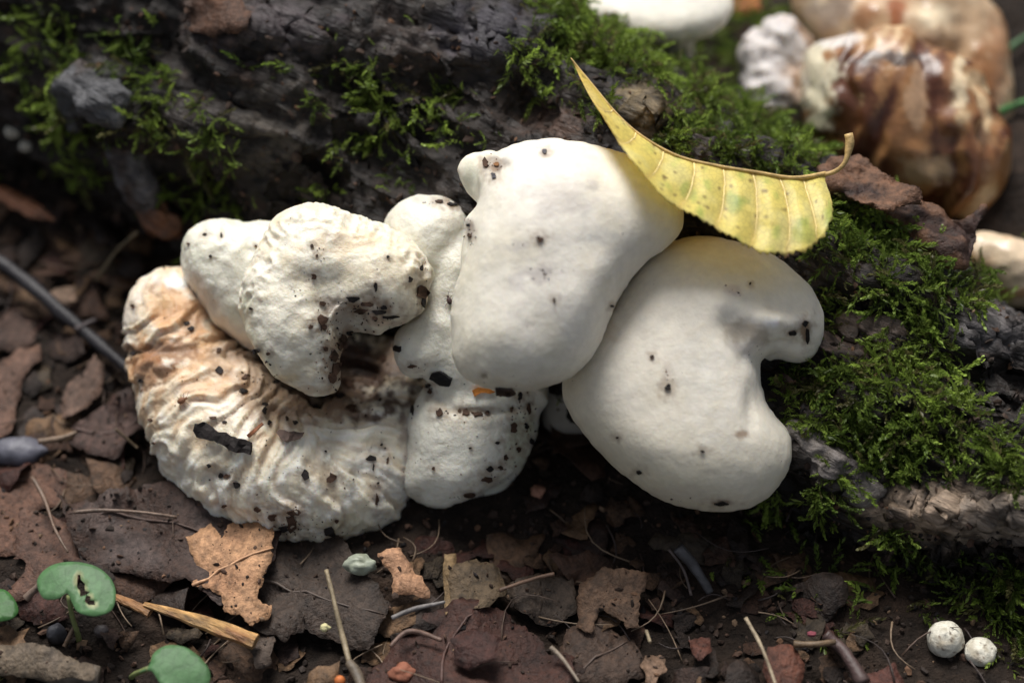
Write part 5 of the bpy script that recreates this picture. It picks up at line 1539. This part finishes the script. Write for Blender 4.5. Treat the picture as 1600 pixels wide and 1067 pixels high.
for (x0, y0), (x1, y1), cnt in LREG:
    for _ in range(cnt):
        px, py = rr_.uniform(x0, x1), rr_.uniform(y0, y1)
        w = visible_soil(px, py)
        if w is None: continue
        o = bpy.data.objects.new('leaf_scrap', rr_.choice(scrap_meshes))
        COL.objects.link(o)
        sc = rr_.uniform(0.16, 0.60) if rr_.random() < 0.7 else rr_.uniform(0.6, 1.05)
        o.scale = (sc, sc, sc)
        o.location = Vector(w) + Vector((0, 0, rr_.uniform(0.04, 0.22)))
        o.rotation_euler = (rr_.gauss(0, .2), rr_.gauss(0, .2), rr_.uniform(0, 6.28))
        lm = min(LANDMARKS, key=lambda q: (q[0] - px) ** 2 + (q[1] - py) ** 2)
        side = ('right of' if px > lm[0] else 'left of') if abs(px - lm[0]) > abs(py - lm[1]) else ('below' if py > lm[1] else 'above')
        far = 'close' if math.hypot(px - lm[0], py - lm[1]) < 38 else 'not far'
        cn = SC_NAME[int(o.data['tone'])]
        sz_ = 'tiny' if sc < 0.24 else ('small' if sc < 0.38 else ('mid-sized' if sc < 0.55 else 'large'))
        lab = '%s %s leaf scrap %s %s %s' % (sz_, cn, far, side, lm[2])
        if lab in SEEN: lab = lab.replace(' leaf scrap', ' leaf scrap, %s one,' % ('upper' if py < SEEN[lab] else 'lower'))
        SEEN.setdefault(lab, py)
        tag(o, lab, 'leaf scrap', 'torn leaf scraps in the soil')
        nsc += 1
print('scraps', nsc)

def ico():
    t = (1 + 5 ** 0.5) / 2
    V = np.array([(-1, t, 0), (1, t, 0), (-1, -t, 0), (1, -t, 0), (0, -1, t), (0, 1, t), (0, -1, -t), (0, 1, -t), (t, 0, -1), (t, 0, 1), (-t, 0, -1), (-t, 0, 1)], float)
    V /= np.linalg.norm(V[0])
    F = np.array([(0, 11, 5), (0, 5, 1), (0, 1, 7), (0, 7, 10), (0, 10, 11), (1, 5, 9), (5, 11, 4), (11, 10, 2), (10, 7, 6), (7, 1, 8), (3, 9, 4), (3, 4, 2), (3, 2, 6), (3, 6, 8), (3, 8, 9), (4, 9, 5), (2, 4, 11), (6, 2, 10), (8, 6, 7), (9, 8, 1)])
    return V, F
IV, IF = ico()
def scatter_lumps(P, Nn, size, cols, flat, name, label, seed, lift=0.3, mat=None, cat='soil'):
    r = np.random.default_rng(seed)
    k = len(P)
    R = r.normal(size=(k, 3, 3)); Qm, _ = np.linalg.qr(R)
    sc = size[:, None] * np.stack([r.uniform(.6, 1.3, k), r.uniform(.6, 1.3, k), r.uniform(flat * 0.6, flat, k)], -1)
    jit = 1 + r.uniform(-.3, .3, (k, 12, 1))
    v = IV[None] * jit * sc[:, None, :]
    v = np.einsum('knj,kjd->knd', v, Qm) + (P + Nn * size[:, None] * lift)[:, None, :]
    F = (IF[None] + (np.arange(k) * 12)[:, None, None]).reshape(-1, 3)
    C = np.repeat(cols, 12, 0)
    o = link_mesh(name, v.reshape(-1, 3), F, mat or M_CRUMB, cols=C, smooth=False)
    return tag(o, label, cat, kind='stuff')
r = np.random.default_rng(21)
k = 15000
cp = np.stack([r.uniform(-16, 15, k), r.uniform(-9, 14, k)], -1)
cp = cp[(cp[:, 0] * 0.51 + cp[:, 1] * 0.86) < 2.5]
k = len(cp)
cz = ground_z(cp[:, 0], cp[:, 1])
pal = np.array([(0.025, 0.017, 0.013), (0.045, 0.028, 0.02), (0.08, 0.045, 0.03), (0.015, 0.012, 0.012), (0.13, 0.07, 0.04), (0.20, 0.13, 0.08)])
pi = r.choice(len(pal), k, p=[.36, .27, .16, .12, .06, .03])
scatter_lumps(np.concatenate([cp, cz[:, None]], 1), np.tile([0, 0, 1.0], (k, 1)), 0.02 + 0.10 * r.random(k) ** 2.5, pal[pi], 0.7, 'soil_crumbs', 'loose dark soil crumbs covering the ground around the mushrooms', 5)
P, Nn = [], []
rl = np.random.default_rng(91)
for _ in range(3200):
    w, n_, nm = surf(rl.uniform(-40, 1350), rl.uniform(560, 1100), 0, ('litter', 'ground'))
    if nm == 'litter' and (noise(w * 0.9) > -0.15):
        P.append(w); Nn.append(n_ if n_[2] > 0 else -n_)
pi = rl.choice(len(pal), len(P), p=[.34, .27, .20, .10, .06, .03])
scatter_lumps(np.array(P), np.array(Nn), 0.012 + 0.07 * rl.random(len(P)) ** 3, pal[pi], 0.6, 'leaf_crumbs', 'fine soil crumbs and leaf dust lying on the dead leaves', 15, lift=0.2)
# reddish bark crumbs on the log
lctr = to_abc(LV[LF].mean(1)); lpx, lpy = pxpy(lctr)
incl = np.nonzero((lpx > -150) & (lpx < 1750) & (lpy > -150) & (lpy < 1150))[0]
NC = 13000
fi = r.choice(incl, NC)
fc = LV[LF[fi]].mean(1)
nn = np.cross(LV[LF[fi][:, 2]] - LV[LF[fi][:, 0]], LV[LF[fi][:, 3]] - LV[LF[fi][:, 1]]); nn /= np.linalg.norm(nn, axis=1)[:, None]
pi = r.choice(len(pal), NC, p=[.38, .25, .15, .15, .05, .02])
scatter_lumps(fc, nn, 0.02 + 0.10 * r.random(NC) ** 2.5, pal[pi] * 1.1, 0.5, 'bark_crumbs', 'tiny crumbs of bark and soil caught on the log', 6, lift=0.1, cat='bark crumbs')
# fibres
Vf, Ff, Cf = [], [], []
off = 0
for i in range(420):
    x, y = r.uniform(-14, 12), r.uniform(-8, 8)
    if x * 0.51 + y * 0.86 > 2.2: continue
    L = r.uniform(0.4, 1.6); a = r.uniform(0, 6.28); z = float(ground_z(x, y)) + r.uniform(0.05, 0.3)
    d = np.array([math.cos(a), math.sin(a), r.normal() * 0.2]); b = np.array([-d[1], d[0], 0]) * r.normal() * 0.2
    pts = [np.array([x, y, z]) + d * L * t + b * math.sin(3 * t) * L for t in np.linspace(0, 1, 7)]
    V, F = tube(pts, [r.uniform(0.012, 0.03), 0.01], 4)
    Vf.append(V); Ff += [tuple(q + off for q in f) for f in F]; off += len(V)
    Cf.append(np.tile(np.array([(0.12, 0.08, 0.05), (0.08, 0.05, 0.035), (0.20, 0.14, 0.09), (0.05, 0.035, 0.03)][r.integers(0, 4)]), (len(V), 1)))
o = link_mesh('root_fibres', np.concatenate(Vf), Ff, M_TWIG, cols=np.concatenate(Cf))
tag(o, 'fine dry root fibres and stalk bits tangled in the soil', 'fibres', kind='stuff')

# ------------------------------------------------------------------ dirt on the mushrooms
BODIES = ('capA', 'capB', 'mC', 'mF', 'mG', 'mE')
def sticker(name, poly, col, label, cat, thick=0.03, lift=0.02, jagamp=1.5, seed=0, group=None, sp=7, curl=0.0, mat=None):
    P = jag(poly, jagamp, seed, 5)
    V2, F = tri_fill(P, sp, seed)
    ctr = V2[:, :2].mean(0)
    w0, n0, _ = surf(*ctr, 0, BODIES)
    if w0 is None: return None
    if n0 @ FWD > 0: n0 = -n0
    c0 = to_abc(w0)[2]
    top = []
    for x, y in V2[:, :2]:
        w, n, _ = surf(x, y, 0, BODIES)
        if w is None or abs(to_abc(w)[2] - c0) > 0.5: w = W(x, y, c0)
        dd = math.hypot(x - ctr[0], y - ctr[1]) * 0.0135
        top.append(w + n0 * (lift + thick + curl * dd * dd))
    top = np.array(top)
    C = mixc(np.tile(np.array(col, float), (len(top), 1)), np.array(col) * 0.5, sst(fbm(top * 4, 3, off=seed), 0, .5))
    V, Fo = plate(V2, F, top, thick, n0)
    o = link_mesh(name, V, Fo, mat or M_CRUMB, origin=top.mean(0), cols=np.concatenate([C, C]), smooth=False)
    return tag(o, label, cat, group)
DK = (0.018, 0.014, 0.013)
sticker('bark_flake', [(315, 662), (328, 660), (345, 672), (362, 676), (385, 686), (402, 692), (400, 711), (380, 708), (364, 700), (340, 690), (318, 684), (313, 674)], DK, 'long black bark flake on the crinkled mushroom', 'bark flake', thick=0.05, lift=0.14, seed=1)
sticker('leaf_flake', [(432, 682), (446, 677), (460, 680), (476, 682), (470, 692), (452, 696), (438, 690)], (0.16, 0.11, 0.09), 'small curled brown leaf flake right of the long bark flake', 'leaf flake', thick=0.015, lift=0.12, seed=2, curl=0.3)
sticker('bark_chip', [(676, 582), (688, 579), (708, 590), (704, 602), (690, 600), (673, 590)], (0.008, 0.008, 0.008), 'glossy black chip on the upright lumpy mushroom', 'bark chip', thick=0.06, jagamp=0.8, seed=3)
sticker('bud_scale', [(738, 610), (748, 605), (765, 607), (775, 612), (765, 615), (752, 614), (742, 620)], (0.60, 0.22, 0.04), 'small curved orange bud scale under the upper smooth cap', 'bud scale', thick=0.06, jagamp=0.5, seed=4)
sticker('soil_flake', [(774, 604), (800, 605), (806, 612), (795, 616), (776, 613)], (0.05, 0.03, 0.02), 'dark flake joined to the orange bud scale', 'soil flake', thick=0.05, jagamp=1, seed=5)
sticker('needle_bit', [(388, 686), (412, 666), (415, 669), (392, 690)], (0.25, 0.10, 0.05), 'thin reddish needle bit above the end of the long bark flake', 'needle', thick=0.03, lift=0.14, jagamp=0.3, seed=6)
sd = 200
SEENF = {}
for body, desc, items in FL:
    for (px, py, w_, h_) in items:
        sd += 1
        rq = random.Random(sd)
        w0, n0, nm = surf(px, py, 0, BODIES)
        if w0 is None: continue
        k_ = 10 if max(w_, h_) > 8 else 7
        poly = [(px + math.cos(6.283 * i / k_) * w_ * 0.55 * rq.uniform(.45, 1.15), py + math.sin(6.283 * i / k_) * h_ * 0.55 * rq.uniform(.45, 1.15)) for i in range(k_)]
        c = DK if rq.random() < 0.5 else (0.07, 0.038, 0.024)
        if body == 'capA' and px in (777,): c = (0.25, 0.12, 0.05)
        if body == 'capA' and px in (772, 852): c = (0.08, 0.075, 0.085)
        xs = [q[0] for q in items]; ys = [q[1] for q in items]
        fx = (px - min(xs)) / max(1, max(xs) - min(xs)); fy = (py - min(ys)) / max(1, max(ys) - min(ys))
        pos = (['top', 'upper', 'middle', 'lower', 'bottom'][min(4, int(fy * 5))], ['far left', 'left', 'centre', 'right', 'far right'][min(4, int(fx * 5))])
        shp = 'elongated ' if max(w_, h_) > 1.9 * min(w_, h_) else ''
        lab = '%s %s%s soil flake stuck on the %s, %s %s' % ('tiny' if max(w_, h_) < 7 else 'small' if max(w_, h_) < 13 else 'larger', shp, 'black' if c is DK else 'brown', desc, pos[0], pos[1])
        if lab in SEENF: lab += ', the %s one' % ('left' if px < SEENF[lab] else 'right')
        SEENF.setdefault(lab, px)
        sticker('soil_flake', poly, c, lab, 'soil flake', thick=0.02 + 0.0012 * min(w_, h_), lift=0.008, jagamp=max(w_, h_) * 0.10, seed=sd, group='soil flakes on the ' + desc, sp=max(4, min(w_, h_) * 0.6))
# fine specks
SPK = [('upper smooth cap', [(860, 400, 130, 160, 40, 1.1), (850, 425, 14, 14, 22, 2.0), (735, 365, 8, 25, 22, 2.2), (770, 260, 16, 12, 26, 2.2), (815, 385, 20, 14, 14, 1.7), (790, 600, 80, 8, 14, 1.7)]),
       ('notched smooth cap', [(1090, 580, 150, 170, 30, 1.1), (1145, 455, 12, 8, 10, 2.2), (1043, 585, 8, 16, 12, 1.8), (1165, 545, 22, 12, 12, 1.6), (1060, 780, 80, 6, 16, 2)]),
       ('hooked mushroom', [(520, 450, 120, 100, 90, 1.6), (560, 480, 60, 22, 90, 2.4), (520, 550, 26, 50, 90, 2.6), (660, 440, 10, 40, 22, 2.2), (500, 395, 12, 16, 10, 2), (580, 505, 50, 12, 60, 2.4)]),
       ('upright lumpy mushroom', [(740, 700, 80, 70, 50, 1.8), (815, 650, 22, 60, 60, 2.4), (790, 735, 40, 20, 36, 2.4), (725, 645, 60, 5, 40, 2.2), (690, 315, 36, 6, 22, 2), (665, 590, 12, 26, 20, 2.2), (730, 775, 70, 8, 40, 2.6)]),
       ('crinkled mushroom', [(400, 730, 170, 90, 150, 1.8), (270, 560, 60, 90, 50, 1.8), (450, 820, 50, 16, 60, 2.8), (560, 760, 60, 60, 50, 2), (215, 590, 12, 60, 24, 2.4), (550, 610, 60, 34, 90, 2.8), (565, 575, 34, 44, 190, 4.0), (410, 590, 30, 30, 50, 3.0), (400, 610, 40, 40, 26, 2.2), (590, 640, 50, 60, 40, 2), (640, 700, 12, 90, 40, 2.2), (500, 835, 80, 10, 40, 2.4), (300, 760, 60, 14, 22, 2.2)]),
       ('plump smooth lobe', [(350, 420, 50, 60, 18, 1.4)])]
r = np.random.default_rng(77)
for desc, cl in SPK:
    P, Nn, sz, cc = [], [], [], []
    for px, py, rx, ry, n, s in cl:
        for _ in range(int(n * (0.7 if rx < 40 else 0.45))):
            x, y = px + r.normal() * rx * 0.55, py + r.normal() * ry * 0.55
            w, nr, nm = surf(x, y, 0, BODIES)
            if w is None: continue
            if nr @ FWD > 0: nr = -nr
            P.append(w); Nn.append(nr); sz.append(s * 0.0135 * r.uniform(0.35, 1.0) ** 1.5 * 0.9); cc.append([(0.02, 0.015, 0.013), (0.07, 0.035, 0.022), (0.15, 0.08, 0.05)][r.choice(3, p=[.55, .3, .15])])
    o = scatter_lumps(np.array(P), np.array(Nn), np.array(sz), np.array(cc), 0.6, 'soil_specks', 'fine soil specks sprinkled over the ' + desc, 9, lift=0.2, cat='soil specks')

# ------------------------------------------------------------------ small brown mite-like insect on the crinkled mushroom, and a second by the smooth cap
def insect(px, py, L, ang, label, col):
    w, n, _ = surf(px, py, 0, BODIES)
    if n @ FWD > 0: n = -n
    f = RGT * math.cos(ang) + UPV * math.sin(ang); f -= (f @ n) * n; f /= np.linalg.norm(f)
    s = np.cross(n, f)
    root = empty('insect', w); tag(root, label, 'insect')
    c = w + n * L * 0.28
    def egg(name, o_, a, b, cz):
        V = IV.copy()
        # one subdivision for a rounder body
        F2, cache, Vl = [], {}, [tuple(v) for v in V]
        def mid(i, j):
            k = (min(i, j), max(i, j))
            if k not in cache:
                m = (np.array(Vl[i]) + np.array(Vl[j])) / 2; m /= np.linalg.norm(m); Vl.append(tuple(m)); cache[k] = len(Vl) - 1
            return cache[k]
        for x, y, z in IF:
            p, q, t = mid(x, y), mid(y, z), mid(z, x)
            F2 += [(x, p, t), (y, q, p), (z, t, q), (p, q, t)]
        Vn = np.array(Vl)
        Vw = o_ + Vn[:, :1] * f * a + Vn[:, 1:2] * s * b + Vn[:, 2:] * n * cz
        link_mesh(name, Vw, F2, M_GREEN, parent=root, origin=o_, cols=col)
    egg('abdomen', c, L * 0.42, L * 0.28, L * 0.26)
    egg('head', c + f * L * 0.48, L * 0.14, L * 0.13, L * 0.12)
    for k in range(3):
        for sg in (-1, 1):
            a0 = c + f * L * (0.3 - 0.22 * k) + s * sg * L * 0.2
            a1 = a0 + s * sg * L * 0.25 + n * L * 0.12 + f * L * (0.12 - 0.12 * k)
            a2 = a1 + s * sg * L * 0.2 - n * L * 0.4 + f * L * (0.1 - 0.12 * k)
            V, F = tube([a0, a1, a2], [L * 0.03, L * 0.015], 4)
            link_mesh('leg', V, F, M_GREEN, parent=root, origin=a0, cols=np.array(col) * 0.7)
    for sg in (-1, 1):
        a0 = c + f * L * 0.55 + s * sg * L * 0.06
        V, F = tube([a0, a0 + f * L * 0.3 + s * sg * L * 0.2 + n * L * 0.2, a0 + f * L * 0.55 + s * sg * L * 0.45 + n * L * 0.15], [L * 0.02, L * 0.01], 4)
        link_mesh('antenna', V, F, M_GREEN, parent=root, origin=a0, cols=np.array(col) * 0.7)
insect(286, 627, 0.24, 0.35, 'tiny brown insect with long antennae on the tan folds of the crinkled mushroom', (0.28, 0.13, 0.07))
insect(703, 470, 0.2, 1.9, 'tiny dark insect with long antennae beside the upper smooth cap', (0.10, 0.06, 0.06))
